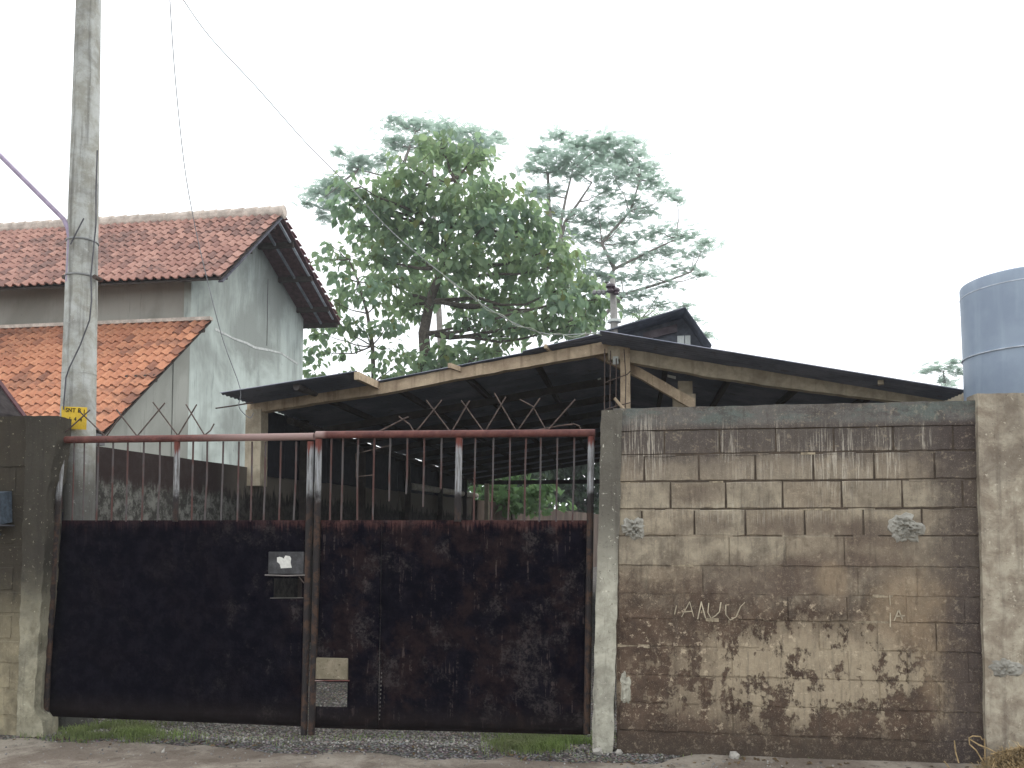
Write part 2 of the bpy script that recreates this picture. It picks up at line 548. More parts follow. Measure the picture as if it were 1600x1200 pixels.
def gate_post_material():
    t = NT('gate_post_paint', 0.7, 0.2)
    x, y, z = t.xyz()
    a = t.noise(10, 6, 0.7)
    st = t.noise(1, 5, 0.7, str3=(70, 70, 5))
    white = t.mix(t.rng(st, 0.4, 0.65), (0.30, 0.31, 0.32), (0.10, 0.095, 0.09))
    zt = PY(700, 700, 6.33).z
    c = t.mix(t.rng(t.math('ADD', z, t.mul(t.math('SUBTRACT', a, 0.5), 0.3)), zt - 0.28, zt - 0.42), white, (0.022, 0.019, 0.019))
    rust = t.mul(t.rng(a, 0.46, 0.6), t.rng(z, zt - 0.3, zt - 0.7))
    c = t.mix(t.mul(rust, 0.8), c, (0.075, 0.042, 0.028))
    c = t.mix(t.rng(t.math('ADD', z, t.mul(st, 0.22)), zt + 0.08, zt + 0.14), c, (0.14, 0.045, 0.035))
    return t.done(c, a, 0.3, 0.004)


def bar_material():
    t = NT('gate_bar_rust', 0.75, 0.15)
    x, y, z = t.xyz()
    a = t.noise(1.5, 4, 0.6, str3=(6, 6, 2))
    c = t.mix(t.rng(a, 0.4, 0.6), (0.09, 0.083, 0.083), (0.085, 0.045, 0.04))
    return t.done(c, None)


def tile_material(name, c1, c2, c3, moss, seed):
    t = NT(name, 0.85, 0.15)
    rnd = t.math('FRACT', t.math('ADD', t.n('ShaderNodeObjectInfo').outputs['Random'],
                                 t.mul(t.geo.outputs['Random Per Island'], 1.0)))
    big = t.noise(1.1, 6, 0.65, 0.5, seed=seed)
    fine = t.noise(22, 5, 0.7)
    c = t.mix(rnd, c1, c2)
    c = t.mix(t.mul(t.rng(rnd, 0.8, 0.95), 0.6), c, c3)
    c = t.mix(t.mul(t.rng(big, 0.5, 0.64), moss), c, c3)
    c = t.mix(t.mul(t.rng(t.noise(5, 6, 0.7, seed=seed + 3), 0.58, 0.68), 0.7 * moss), c, (0.05, 0.045, 0.035))
    c = t.mix(t.mul(t.rng(fine, 0.5, 0.72), 0.4), c, tuple(v * 0.5 for v in c3))
    return t.done(c, fine, 0.35, 0.006)


def gable_material(name, pale, grey, dark, seed=0.0, topdark=None):
    t = NT(name, 0.9, 0.12)
    x, y, z = t.xyz()
    big = t.noise(0.55, 5, 0.6, 0.4, seed=seed)
    st = t.noise(1, 6, 0.65, str3=(2.2, 2.2, 0.35), seed=seed + 2)
    st2 = t.noise(1, 5, 0.7, str3=(9, 9, 0.8), seed=seed + 4)
    c = t.mix(t.rng(big, 0.38, 0.62), pale, grey)
    c = t.mix(t.mul(t.rng(st, 0.5, 0.66), 0.55), c, grey)
    c = t.mix(t.mul(t.rng(st2, 0.56, 0.7), 0.4), c, dark)
    pits = t.rng(t.noise(6, 7, 0.75, 0.5, seed=seed + 9, str3=(1.6, 1.6, 0.9)), 0.63, 0.69)
    c = t.mix(t.mul(pits, 0.6), c, dark)
    if topdark:                           # darker, streaked tone towards the top
        z0, z1 = topdark
        c = t.mix(t.mul(t.rng(t.math('ADD', z, t.mul(st, 1.6)), z0, z1), 0.65), c, dark)
    return t.done(c, t.noise(18, 6, 0.7), 0.3, 0.01)


def leaf_material(name, a, b, c3, trans=0.4, yellow=0.0):
    t = NT(name, 0.55, 0.25)
    rnd = t.math('FRACT', t.math('ADD', t.n('ShaderNodeObjectInfo').outputs['Random'],
                                 t.geo.outputs['Random Per Island']))
    clump = t.noise(0.8, 3, 0.5)
    c = t.mix(rnd, a, b)
    c = t.mix(t.rng(clump, 0.4, 0.65), c, c3)
    if yellow: c = t.mix(t.rng(rnd, 1 - yellow, 1 - yellow * 0.6), c, (0.16, 0.17, 0.05))
    t.done(c)
    tr = t.n('ShaderNodeBsdfTranslucent')
    t.put(tr.inputs[0], t.mix(0.4, c, (0.34, 0.50, 0.22) if name != 'feathery_leaf' else (0.48, 0.62, 0.52)))
    ms = t.n('ShaderNodeMixShader')
    ms.inputs[0].default_value = trans
    t.t.links.new(t.b.outputs[0], ms.inputs[1])
    t.t.links.new(tr.outputs[0], ms.inputs[2])
    t.t.links.new(ms.outputs[0], t.t.nodes['Material Output'].inputs[0])
    return t.m


def corrugated_material():
    t = NT('old_corrugated', 0.7, 0.15)
    a = t.noise(1.4, 6, 0.65)
    b = t.noise(9, 5, 0.7)
    c = t.mix(t.rng(a, 0.4, 0.65), (0.11, 0.125, 0.165), (0.19, 0.20, 0.245))  # raised blue-grey carries the glare over the roof underside
    c = t.mix(t.mul(t.rng(b, 0.55, 0.7), 0.5), c, (0.08, 0.065, 0.06))
    return t.done(c, None)


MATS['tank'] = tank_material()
MATS['sheet'] = gate_sheet_material()
MATS['compound'] = side_wall_material()
MATS['rail'] = gate_rail_material()
MATS['gpost'] = gate_post_material()
MATS['bar'] = bar_material()
MATS['tile_low'] = tile_material('orange_tile', (0.50, 0.24, 0.14), (0.38, 0.165, 0.10), (0.16, 0.085, 0.065), 0.6, 0)
MATS['tile_up'] = tile_material('dusky_tile', (0.40, 0.235, 0.19), (0.27, 0.145, 0.12), (0.15, 0.10, 0.09), 0.8, 6)
MATS['tile_dark'] = simple('mossy_dark_tile', (0.035, 0.03, 0.03), 0.9, 0.1, 0.4, 10, 0.3)
MATS['ridge'] = simple('ridge_mortar', S(170, 160, 150, 1.3), 0.95, 0.1, 0.25, 6, 0.4)
MATS['corr'] = corrugated_material()
MATS['corr_m'] = simple('monitor_sheet', (0.16, 0.175, 0.2), 0.7, 0.15)
MATS['teak'] = leaf_material('broad_leaf', (0.20, 0.29, 0.18), (0.29, 0.38, 0.19), (0.17, 0.26, 0.20), 0.62, 0.05)  # lightened beyond leaf green: veiling glare put into the colour
MATS['darkleaf'] = leaf_material('dark_leaf', (0.03, 0.055, 0.03), (0.05, 0.08, 0.04), (0.03, 0.05, 0.035), 0.25)  # dark evergreen foliage
MATS['bushleaf'] = leaf_material('bush_leaf', (0.07, 0.14, 0.05), (0.12, 0.22, 0.08), (0.06, 0.12, 0.05), 0.4)
MATS['feather'] = leaf_material('feathery_leaf', (0.33, 0.43, 0.36), (0.42, 0.53, 0.44), (0.36, 0.46, 0.40), 0.68)  # extra paleness stands in for haze and glare over the far crowns
MATS['grass'] = leaf_material('grass_blade', (0.13, 0.19, 0.05), (0.2, 0.28, 0.07), (0.16, 0.17, 0.08), 0.35)
MATS['straw'] = simple('dry_straw', (0.38, 0.28, 0.15), 0.9, 0.1, 0.35, 20)

# ================================================================== SETTING
GRAV_Y = 6.12


def gz(x, y):
    z = -0.045 + 0.006 * max(-8, min(5, x))
    near = 1 if abs(x) < 12 and -2 < y < 25 else 0
    if near:
        p = Vector((x, y, 0))
        z += mn.noise(p * 0.9) * 0.02 + mn.noise(p * 4) * 0.006 + mn.noise(p * 11) * 0.003
    return z


def axis(fine0, fine1, step, far0, far1):
    a = []
    v = fine0
    while v <= fine1: a.append(v); v += step
    s, v = step, fine0
    left = []
    while v > far0: s *= 1.35; v -= s; left.append(v)
    s, v = step, a[-1]
    while v < far1: s *= 1.35; v += s; a.append(v)
    return left[::-1] + a


def sheet(name, xs, ys, zf, mat):
    nx = len(xs)
    vs = [(x, y, zf(x, y)) for y in ys for x in xs]
    fs = [(j * nx + i, j * nx + i + 1, (j + 1) * nx + i + 1, (j + 1) * nx + i) for j in range(len(ys) - 1) for i in range(nx - 1)]
    o = MB().add(vs, fs).build(name, mat, smooth=True)
    return tag(o, kind='structure')


def ground_mat():
    t = NT('yard_gravel_soil', 0.95, 0.12)
    a = t.noise(3, 6, 0.65)
    v = t.n('ShaderNodeTexVoronoi'); v.inputs['Scale'].default_value = 42
    t.t.links.new(t.pos, v.inputs['Vector'])
    c = t.mix(t.rng(a, 0.4, 0.65), (0.16, 0.145, 0.13), (0.25, 0.235, 0.21))
    c = t.mix(0.25, c, v.outputs['Color'], 'SOFT_LIGHT')
    c = t.mix(t.rng(v.outputs['Distance'], 0.35, 0.6), c, (0.06, 0.055, 0.05))
    return t.done(c, v.outputs['Distance'], 0.8, -0.02)


def road_mat():
    t = NT('packed_dirt_road', 0.95, 0.12)
    a = t.noise(1.3, 6, 0.65, 0.4)
    b = t.noise(7, 7, 0.7, 0.6, seed=3)
    f = t.noise(45, 6, 0.75)
    c = t.mix(t.rng(a, 0.42, 0.6), S(116, 106, 96, 1.15), S(150, 142, 130, 1.15))
    c = t.mix(t.mul(t.rng(b, 0.5, 0.68), 0.6), c, S(96, 86, 76, 1.1))
    c = t.mix(t.mul(t.rng(f, 0.52, 0.7), 0.5), c, S(72, 64, 56, 1.1))
    c = t.mix(t.mul(t.rng(t.noise(70, 4, 0.7, seed=5), 0.63, 0.68), 0.7), c, S(176, 168, 154, 1.1))
    return t.done(c, t.math('ADD', f, b), 0.8, 0.02)


sheet('ground', axis(-9, 6, 0.1, -150, 150), axis(3.0, 12, 0.1, -150, 150), gz, ground_mat())


def rz(x, y):
    e = smooth01(((6.02 + 0.4 * smooth01((x - 0.1) / 0.5)) + (0.14 * smooth01((-x - 1.5) / 2.5)) + mn.noise(Vector((x * 1.7, 3, 0))) * 0.13 + mn.noise(Vector((x * 6, y * 6, 0))) * 0.08 - y) / 0.10)
    return gz(x, y) - 0.03 + 0.045 * e


sheet('road', axis(-9, 6, 0.06, -90, 90), [-14, -6, 0, 2.5] + [3.4 + 0.06 * i for i in range(48)], rz, road_mat())

# ================================================================== RIGHT WALL
T0 = wz(642, 945)                          # its top
rw = thing('block_wall', 'tall stained concrete block wall right of the gate with cement beam on top', 'wall', (wx(1230), WY + 0.08, 0))


def lean(pxt, pxb, ref):
    xt, xb = wx(pxt, 650), wx(pxb, 1160)
    zt, zb = wz(650), wz(1160)
    return lambda p: Vector((p.x + (xb + (xt - xb) * (p.z - zb) / (zt - zb)) - ref, p.y, p.z))


px0, px1 = wx(932), wx(962)
MB().rough(px0, px1 + 0.01, WY - 0.012, WY + 0.16, -0.15, T0, 0.03, 0.006, lean(940, 926, px0)).build('pillar', M('pillar_r'), rw, True)
xR = wx(1535)
MB().rough(px1 - 0.01, xR, WY - 0.003, WY + 0.15, wz(668), T0 + 0.015, 0.035, 0.004).build('top_beam', M('blocks'), rw, True)
MB().box(px1, xR, WY + 0.0065, WY + 0.14, wz(838), wz(668)).build('mortar', M('mortar'), rw)
MB().box(px1, xR, WY + 0.0055, WY + 0.14, -0.15, wz(838)).build('mortar', M('blocks'), rw)
rows = [668, 708, 751, 795, 838, 885, 930, 970, 1014, 1060, 1105, 1150]
joints = [[966, 1040, 1127, 1216, 1307, 1401, 1495], [966, 1008, 1094, 1183, 1274, 1370, 1465], [966, 1049, 1136, 1225, 1318, 1413, 1508],
          [966, 1004, 1086, 1166, 1259, 1351, 1443], [966, 1050, 1140, 1228, 1320, 1412, 1504], [966, 1010, 1098, 1155, 1245, 1340, 1432],
          [966, 1052, 1140, 1230, 1322, 1414, 1505], [966, 1008, 1096, 1186, 1278, 1368, 1460], [966, 1052, 1142, 1232, 1322, 1414, 1508],
          [966, 1010, 1098, 1188, 1278, 1370, 1462], [966, 1054, 1142, 1232, 1324, 1416, 1508]]


def block(x0, x1, z0, z1, yf, dep, c=0.006, jit=0.003):
    b = MB()
    j = lambda: R.uniform(-jit, jit)
    n = 6
    # front face as a fan-free strip grid so that its edge wanders
    us = [i / n for i in range(n + 1)]
    top, bot, it, ib = [], [], [], []
    for u in us:
        x = x0 + (x1 - x0) * u
        a = mn.noise(Vector((x * 14, z1 * 9, 1))) * 0.011 - 0.0015
        d = mn.noise(Vector((x * 14, z0 * 9, 5))) * 0.011 + 0.001
        top.append((x, yf + c + 0.002, z1 - 0.002 + a * 0.5)); bot.append((x, yf + c + 0.002, z0 + 0.002 + d * 0.5))
        ci = c if 0 < u < 1 else c
        xi = min(max(x, x0 + ci), x1 - ci)
        it.append((xi, yf + j() * 0.5, z1 - c * 1.2 + a)); ib.append((xi, yf + j() * 0.5, z0 + c * 1.2 + d))
    vs = bot + ib + it + top
    k = n + 1
    fs = []
    for r in range(3):
        for i in range(n):
            fs.append((r * k + i, r * k + i + 1, (r + 1) * k + i + 1, (r + 1) * k + i))
    nb = len(vs)
    vs += [(x0, yf + dep, z0), (x1, yf + dep, z0), (x1, yf + dep, z1), (x0, yf + dep, z1)]
    fs += [(0, k, 2 * k, 3 * k, nb + 3, nb), (k - 1, nb + 1, nb + 2, 4 * k - 1, 3 * k - 1, 2 * k - 1)]
    fs += [tuple([3 * k + i for i in range(k)]) + (nb + 2, nb + 3), tuple([i for i in range(k - 1, -1, -1)]) + (nb, nb + 1)]
    return b.add(vs, fs)


for r in range(len(rows) - 1):
    z1, z0 = wz(rows[r]), wz(rows[r + 1])
    js = joints[r] + [1535]
    low = r >= 4
    for i in range(len(js) - 1):
        xa, xb = wx(js[i]), wx(js[i + 1])
        if xb - xa < 0.03: continue
        g = 0.0034 if not low else 0.0028
        pr = R.uniform(-0.003, 0.005) + (0.003 if low else 0)
        block(xa + g, xb - g, z0 + g, z1 - g, WY + 0.001 - pr, 0.05, 0.006 if not low else 0.0025).build('block', M('blocks'), rw)
        if low and R.random() < 0.75:      # joints smeared full with plaster
            MB().rough(xb - 0.012, xb + 0.012, WY + 0.0015, WY + 0.02, z0, z1, 0.03, 0.003).build('joint_smear', M('blocks'), rw)
MB().rough(px1 + 0.004, xR, WY - 0.008, WY + 0.14, -0.2, wz(1152), 0.05, 0.010).build('plinth', M('blocks'), rw, True)
# bed joints of the lower courses, dragged full of mortar in places
for r in range(1, len(rows) - 1):
    lowr = r >= 4
    x = px1 + 0.01
    while x < xR - 0.1:
        L = R.uniform(0.08, 0.45)
        if R.random() < (0.6 if r >= 4 else 0.62):
            if lowr: MB().rough(x, min(xR - 0.01, x + L), WY + 0.001, WY + 0.02, wz(rows[r]) - 0.010, wz(rows[r]) + 0.010, 0.03, 0.003).build('bed_mortar', M('blocks') if R.random() < 0.7 else M('pale_mortar'), rw)
            else: MB().rough(x, min(xR - 0.01, x + L), WY + 0.0005, WY + 0.02, wz(rows[r]) - 0.010, wz(rows[r]) - 0.001, 0.02, 0.003).build('bed_mortar', M('blocks') if R.random() < 0.55 else M('pale_mortar'), rw)
        x += L + R.uniform(0.02, 0.3)


def lump(name, px, py, rx, rz_, mat, par, seed, dep=0.035, y=WY):
    c = PY(px, py, y)
    vs, fs = [], []
    n, rings = 40, 12
    for i in range(rings + 1):
        t = i / rings
        for k in range(n):
            a = 2 * math.pi * k / n
            rr = t * (1 + 0.45 * mn.noise(Vector((math.cos(a) * 1.6, math.sin(a) * 1.6, seed))) + 0.25 * mn.noise(Vector((math.cos(a) * 5, math.sin(a) * 5, seed))))
            x, z = c.x + rr * rx * math.cos(a), c.z + rr * rz_ * math.sin(a)
            h = (1 - t ** 3) * dep * (0.45 + 1.3 * abs(mn.noise(Vector((x * 22, seed, z * 22)))) + 0.9 * mn.noise(Vector((x * 60, seed, z * 60)))) if i < rings else -0.01
            vs.append((x, y - max(h, -0.01), z))
    for i in range(rings):
        for k in range(n):
            fs.append((i * n + k, i * n + (k + 1) % n, (i + 1) * n + (k + 1) % n, (i + 1) * n + k)[::-1])
    return MB().add(vs, fs).build(name, mat, par, True)


lump('cement_patch', 990, 826, 0.10, 0.085, M('patch'), rw, 1.3)['label'] = 'round grey cement lump near the pillar'
lump('cement_patch', 1412, 826, 0.12, 0.12, M('patch'), rw, 4.1)['label'] = 'larger grey cement lump towards the right end'
lump('plaster_patch', 978, 1075, 0.045, 0.13, M('pillar_r'), rw, 7.7, 0.012)
# scratched letters
SC = [[(1057, 946), (1054, 960)], [(1065, 964), (1077.5, 940), (1084, 964)], [(1070, 956), (1081, 955)],
      [(1090, 967.5), (1096, 940)], [(1096, 942), (1102.5, 966)], [(1107.5, 942), (1106, 957), (1111, 966), (1118, 962), (1124, 956), (1126.5, 941)],
      [(1134, 945), (1134, 960), (1141, 969), (1150, 964), (1157, 948)], [(1157, 948), (1164, 941)], [(1112, 965), (1113, 972)], [(1139, 969), (1139, 973)],
      [(1397, 970), (1404, 953), (1410, 968)], [(1399, 963), (1414, 962)], [(1390, 930), (1391, 946)], [(1391, 958), (1391, 980)]]
b = MB()
for s_ in SC:
    for (a0, a1), (b0, b1) in zip(s_, s_[1:]):
        p, q = PY(a0, a1, WY - 0.004), PY(b0, b1, WY - 0.004)
        wd = R.uniform(0.004, 0.009)
        b.bar(p, q, 0.006, wd, (0, 0, 1) if abs(p.z - q.z) < abs(p.x - q.x) else (1, 0, 0))
b.build('scratched_letters', M('scratch'), rw)

# neighbouring plastered wall at the right edge
nb = thing('plastered_wall', 'pale flaking plastered wall at the right edge beside the block wall', 'wall', (wx(1600), WY, 0))
nx0 = wx(1526)
MB().rough(nx0, nx0 + 3.2, WY - 0.05, WY + 0.13, -0.15, wz(617, 1560), 0.045, 0.005, lean(1524, 1537, nx0), 5).build('plaster', M('neighbour'), nb, True)
lump('plaster_scab', 1570, 1045, 0.11, 0.07, M('patch'), nb, 9.1, 0.02, WY - 0.05)

# ================================================================== LEFT WALL
lw = thing('block_wall', 'low mossy block wall left of the gate ending in a rough cement pillar', 'wall', (wx(40), WY + 0.08, 0))
LT = PY(50, 652, WY).z
lz = lambda py: PY(30, py, WY).z
EDGE = [(655, 93), (700, 90), (740, 84), (775, 76), (830, 75), (900, 71), (1000, 64), (1100, 57), (1118, 70), (1160, 72)]


def edge_x(z):
    py = 832 + (1.6 - z) * 1280 / 6.95
    for (a, xa), (b2, xb) in zip(EDGE, EDGE[1:]):
        if py <= b2:
            t = max(0, (py - a) / (b2 - a))
            return wx(xa + (xb - xa) * t, py)
    return wx(72, 1160)


pl0, pl1 = wx(38), wx(92)


def pill_fn(p):
    u = (p.x - pl0) / (pl1 - pl0)
    e = edge_x(p.z)
    rag = mn.noise(Vector((0, 3, p.z * 14))) * 0.012 * u
    return Vector((p.x + u * (e - pl1) + rag, p.y, p.z))


MB().rough(pl0, pl1, WY - 0.03, WY + 0.15, -0.2, LT, 0.03, 0.008, pill_fn, 9).build('pillar', M('pillar_l'), lw, True)
MB().box(pl0 - 4, pl0, WY + 0.004, WY + 0.13, -0.15, lz(700)).build('mortar', M('left_blocks'), lw)
MB().rough(pl0 - 4, pl0, WY - 0.006, WY + 0.14, lz(728), LT + 0.01, 0.06, 0.006).build('top_beam', M('left_blocks'), lw, True)
lr = [728, 770, 812, 852, 885, 923, 960, 1000, 1038, 1078, 1120]
for r in range(len(lr) - 1):
    z1, z0 = lz(lr[r]), lz(lr[r + 1])
    x = pl0 - (0.01 if r % 2 else 0.1)
    first = True
    while x > pl0 - 3.5:
        L = 0.4 if not first or r % 2 else 0.25
        first = False
        block(x - L + 0.006, x - 0.006, z0 + 0.006, z1 - 0.006, WY - R.uniform(0, 0.004), 0.05).build('block', M('left_blocks'), lw)
        x -= L
MB().rough(pl0 - 4, pl0, WY - 0.01, WY + 0.14, -0.2, lz(1122), 0.06, 0.01).build('plinth', M('left_blocks'), lw, True)

# grey bracket lamp / box hung on it
bx = thing('wall_box', 'small blue grey metal box hung on the left wall at the picture edge', 'box', PY(5, 790, WY))
c0, c1 = PY(-30, 768, WY), PY(21, 816, WY)
g = MB()
g.hexa([(c0.x, WY - 0.012, c0.z), (c1.x - 0.015, WY - 0.012, c0.z), (c1.x, WY - 0.012, c1.z), (c0.x, WY - 0.012, c1.z)], (0, -0.13, -0.02))
g.build('housing', simple('blue_grey_metal', S(70, 80, 90, 1.0), 0.6, 0.3, 0.4, 20), bx)
MB().bar((c0.x, WY - 0.09, c1.z - 0.018), (c1.x + 0.02, WY - 0.09, c1.z - 0.028), 0.16, 0.012).build('lip', M('wire'), bx)
MB().tube([(c1.x - 0.12, WY - 0.002, c1.z - 0.10), (c1.x - 0.12, WY - 0.07, c1.z - 0.09), (c1.x - 0.12, WY - 0.09, c1.z - 0.03)], 0.014).build('bracket', M('wire'), bx)

# ================================================================== GATE
GY = 6.33
def gp(px, py, y=GY): return PY(px, py, y)


def leaf_sheet(par, quads, name='sheet', mat=None):
    for q in quads:
        MB().hexa([gp(*q[0]), gp(*q[1]), gp(*q[2]), gp(*q[3])], (0, 0.004, 0)).build(name, mat or M('sheet'), par)


gl = thing('gate_leaf', 'left leaf of the black steel gate with dark hatch and paper sticker', 'gate', gp(280, 1125), 'leaves of the steel gate')
gr = thing('gate_leaf', 'right leaf of the black steel gate with pale hatch plate above an opening', 'gate', gp(700, 1140), 'leaves of the steel gate')
# left leaf: sheet with a slot
L = lambda u, v: (98 + (481 - 98) * u - (26 * (1 - u) + 6 * u) * v, 813 + (304 + 16 * u) * v)
def lq(u0, u1, v0, v1): return [L(u0, v0), L(u1, v0), L(u1, v1), L(u0, v1)]
hu0, hu1, hv0, hv1 = 0.868, 0.982, 0.285, 0.38
b = MB()
us, vs_ = [0, 0.45, hu0, hu1, 1.0], [0, hv0, hv1, 1.0]
def grid_sheet(LF, us, vs_, holes, y=GY, dent=0.0):
    b = MB()
    # refine
    def sub(a):
        o = []
        for p, q in zip(a, a[1:]):
            n = max(1, int((q - p) / 0.04))
            o += [(p + (q - p) * i / n, p + (q - p) * (i + 1) / n) for i in range(n)]
        return o
    ix = {}
    for u0, u1 in sub(us):
        for v0, v1 in sub(vs_):
            cu, cv = (u0 + u1) / 2, (v0 + v1) / 2
            if any(a < cu < b_ and c < cv < d for a, b_, c, d in holes): continue
            ids = []
            for u, v in ((u0, v0), (u1, v0), (u1, v1), (u0, v1)):
                key = (round(u, 4), round(v, 4))
                if key not in ix:
                    p = gp(*LF(u, v), y)
                    p.y += dent * mn.noise(p * 1.8) + dent * 0.3 * mn.noise(p * 6)
                    ix[key] = len(b.v); b.v.append(tuple(p))
                ids.append(ix[key])
            b.f.append(tuple(ids))
    return b
def solidify(o, th):
    md = o.modifiers.new('thickness', 'SOLIDIFY'); md.thickness = th; md.offset = 1
    return o
solidify(grid_sheet(L, us, vs_, [(hu0, hu1, hv0, hv1)], dent=0.012).build('sheet', M('sheet'), gl, True), 0.004)
Rf = lambda u, v: (500 + (596 - 500) * u - (15 * (1 - u) + 5 * u) * v, 813 + (321 + 3 * u) * v)
ru0, ru1, rv0, rv1 = 0.05, 0.53, 0.785, 0.905
solidify(grid_sheet(Rf, [0, ru0, ru1, 1], [0, rv0, rv1, 1], [(ru0, ru1, rv0, rv1)], dent=0.01).build('sheet', M('sheet'), gr, True), 0.004)
Rg = lambda u, v: (597 + (923 - 597) * u - (5 * (1 - u) + 4 * u) * v, 813 + (324 + 9 * u) * v)
solidify(grid_sheet(Rg, [0, 0.5, 1], [0, 1], [], dent=0.014).build('sheet', M('sheet'), gr, True), 0.004)
# narrow strip that laps the seam
MB().hexa([gp(594, 1020, GY - 0.004), gp(597, 1020, GY - 0.004), gp(594, 1136, GY - 0.004), gp(591, 1136, GY - 0.004)], (0, 0.003, 0)).build('seam_strip', M('sheet'), gr)

PR = 0.030
def pipe(par, name, pts, r, mat, y=GY, n=14): return MB().tube([gp(a, c, y) for a, c in pts], r, n).build(name, mat, par, True)
pipe(gl, 'top_rail', [(92, 687.5), (280, 685), (491, 682)], PR, M('rail'), GY - 0.012)
pipe(gr, 'top_rail', [(494, 679.5), (700, 678), (930, 676.5)], PR, M('rail'), GY - 0.012)
pipe(gl, 'frame_post', [(98, 690), (86, 850), (72, 1117)], 0.024, M('gpost'), GY - 0.004)
pipe(gl, 'frame_post', [(485.5, 690), (481, 900), (475, 1148)], 0.027, M('gpost'), GY - 0.012)
pipe(gr, 'frame_post', [(498, 686), (494, 900), (486.5, 1148)], 0.027, M('gpost'), GY - 0.012)
pipe(gr, 'frame_post', [(924, 682), (921, 900), (917, 1146)], 0.027, M('gpost'), GY - 0.006)
pipe(gl, 'frame_post', [(277, 690), (274, 815)], 0.024, M('gpost'), GY - 0.006)
pipe(gr, 'frame_post', [(717.5, 684), (715, 815)], 0.027, M('gpost'), GY - 0.006)
pipe(gl, 'bottom_rail', [(73, 1116), (475, 1132)], 0.016, M('sheet'), GY + 0.02)
pipe(gr, 'bottom_rail', [(487, 1134), (918, 1145)], 0.016, M('sheet'), GY + 0.02)
pipe(gl, 'middle_rail', [(98, 816), (481, 816)], 0.014, M('sheet'), GY + 0.022)
pipe(gr, 'middle_rail', [(500, 816), (922, 816)], 0.014, M('sheet'), GY + 0.022)
for x in (116, 132, 154, 177, 200, 225, 250, 302, 324, 349, 373.5, 394, 415, 439, 463):
    pipe(gl, 'bar', [(x, 690), (x - 1 + R.uniform(-.6, .6), 750), (x - 3.5 + R.uniform(-1, 1), 815)], 0.0075 if x > 132 else 0.006, M('bar'), GY + 0.006, 6)
for x, yb in ((518, 815), (536, 815), (560, 815), (585, 815), (610, 783), (636.5, 772), (663, 792), (690, 764), (743, 815), (771, 815), (797, 815), (822, 815), (845, 815), (871, 815), (897.5, 815)):
    pipe(gr, 'bar', [(x, 684), (x - 1 + R.uniform(-.8, .8), 740), (x - 2.5 * (yb - 690) / 125 + R.uniform(-.7, .7), yb)], 0.0078, M('bar'), GY + 0.006, 6)
SPL = [[(95.6, 681), (140.6, 640.6)], [(123.8, 642.5), (164, 681)], [(166.9, 681), (196.9, 637.8)], [(181.9, 639.7), (213.8, 681)], [(214.7, 681), (257.8, 629.4)],
       [(239, 628.4), (277.5, 680)], [(278.4, 680), (307.5, 632)], [(290.6, 632), (319.7, 680)], [(319.7, 680), (329, 672.5), (334.7, 662)]]
SPR = [[(588.8, 676), (638, 651)], [(623, 650.8), (640, 663), (647.5, 676)], [(648.8, 676), (690.5, 625)], [(666, 625), (703.8, 675)], [(705.5, 675), (734, 625.5)],
       [(720.8, 625.8), (755.5, 674)], [(758, 674), (790.5, 620)], [(772.5, 614), (807, 674)], [(808, 674), (844, 622)], [(812, 624), (832.5, 635), (853.8, 673)],
       [(855, 673), (898.8, 623.8)], [(838.8, 672), (872.5, 665.5), (897.5, 662.5), (905, 665.5), (908, 673)]]
for par, SP in ((gl, SPL), (gr, SPR)):
    for i, s_ in enumerate(SP):
        pipe(par, 'spike', s_, 0.0058, M('rods'), GY - 0.012 + (0.009 if i % 2 else -0.002), 6)
# wire snagged between the bars
pipe(gr, 'snagged_wire', [(612, 695), (585, 702), (556, 709), (557, 728), (556, 745), (585, 742)], 0.004, M('rods'), GY + 0.03, 5)
# hatch of the left leaf, with sticker, ledge and stay
h = MB()
def plate(name, a, b_, y0, th, mat, par, lab=None):
    p, q = gp(*a, y0), gp(*b_, y0)
    o = MB().box(p.x, q.x, y0 - th, y0, q.z, p.z).build(name, mat, par)
    md = o.modifiers.new('edge', 'BEVEL'); md.width = 0.004; md.segments = 1
    if lab: o['label'] = lab
    return o
hat = simple('hatch_grey', (0.055, 0.055, 0.058), 0.6, 0.2, 0.4, 12)
hp = plate('hatch', (421, 862), (476, 897), GY - 0.006, 0.02, hat, gl)
def ragged(name, pts, y, mat, par):
    return MB().hexa([gp(a, c, y) for a, c in pts], (0, -0.0015, 0)).build(name, mat, par)
ragged('paper_sticker', [(437, 870), (441, 871), (443, 873), (446, 868), (453, 869), (455, 873), (454, 879), (456, 887), (439, 888), (437, 881), (433, 878), (433, 871)], GY - 0.0275, simple('paper', (0.62, 0.62, 0.58), 0.9, 0.1, 0.12, 40), hp)
pipe(gl, 'ledge', [(414, 898.5), (448, 899.5), (480, 898.5)], 0.006, simple('worn_steel', (0.2, 0.18, 0.17), 0.5, 0.3), GY - 0.03, 6)
pipe(gl, 'stay', [(467, 901), (475, 911)], 0.004, M('rods'), GY - 0.02, 6)
pipe(gl, 'slot_edge', [(422, 934.5), (474, 934)], 0.003, simple('worn_edge', (0.12, 0.11, 0.1), 0.5, 0.3), GY - 0.004, 5)
# pale plate of the right leaf
pale = concrete('pale_plate', (100, 94, 78), (60, 48, 40), (122, 114, 98), None, 31, 0.6, 0.7)
plate('hatch', (489, 1027), (544, 1062), GY - 0.008, 0.014, pale, gr, 'pale rust-spotted hatch plate')
pipe(gr, 'ledge', [(484, 1063.5), (546, 1063.5)], 0.005, M('rail'), GY - 0.024, 6)
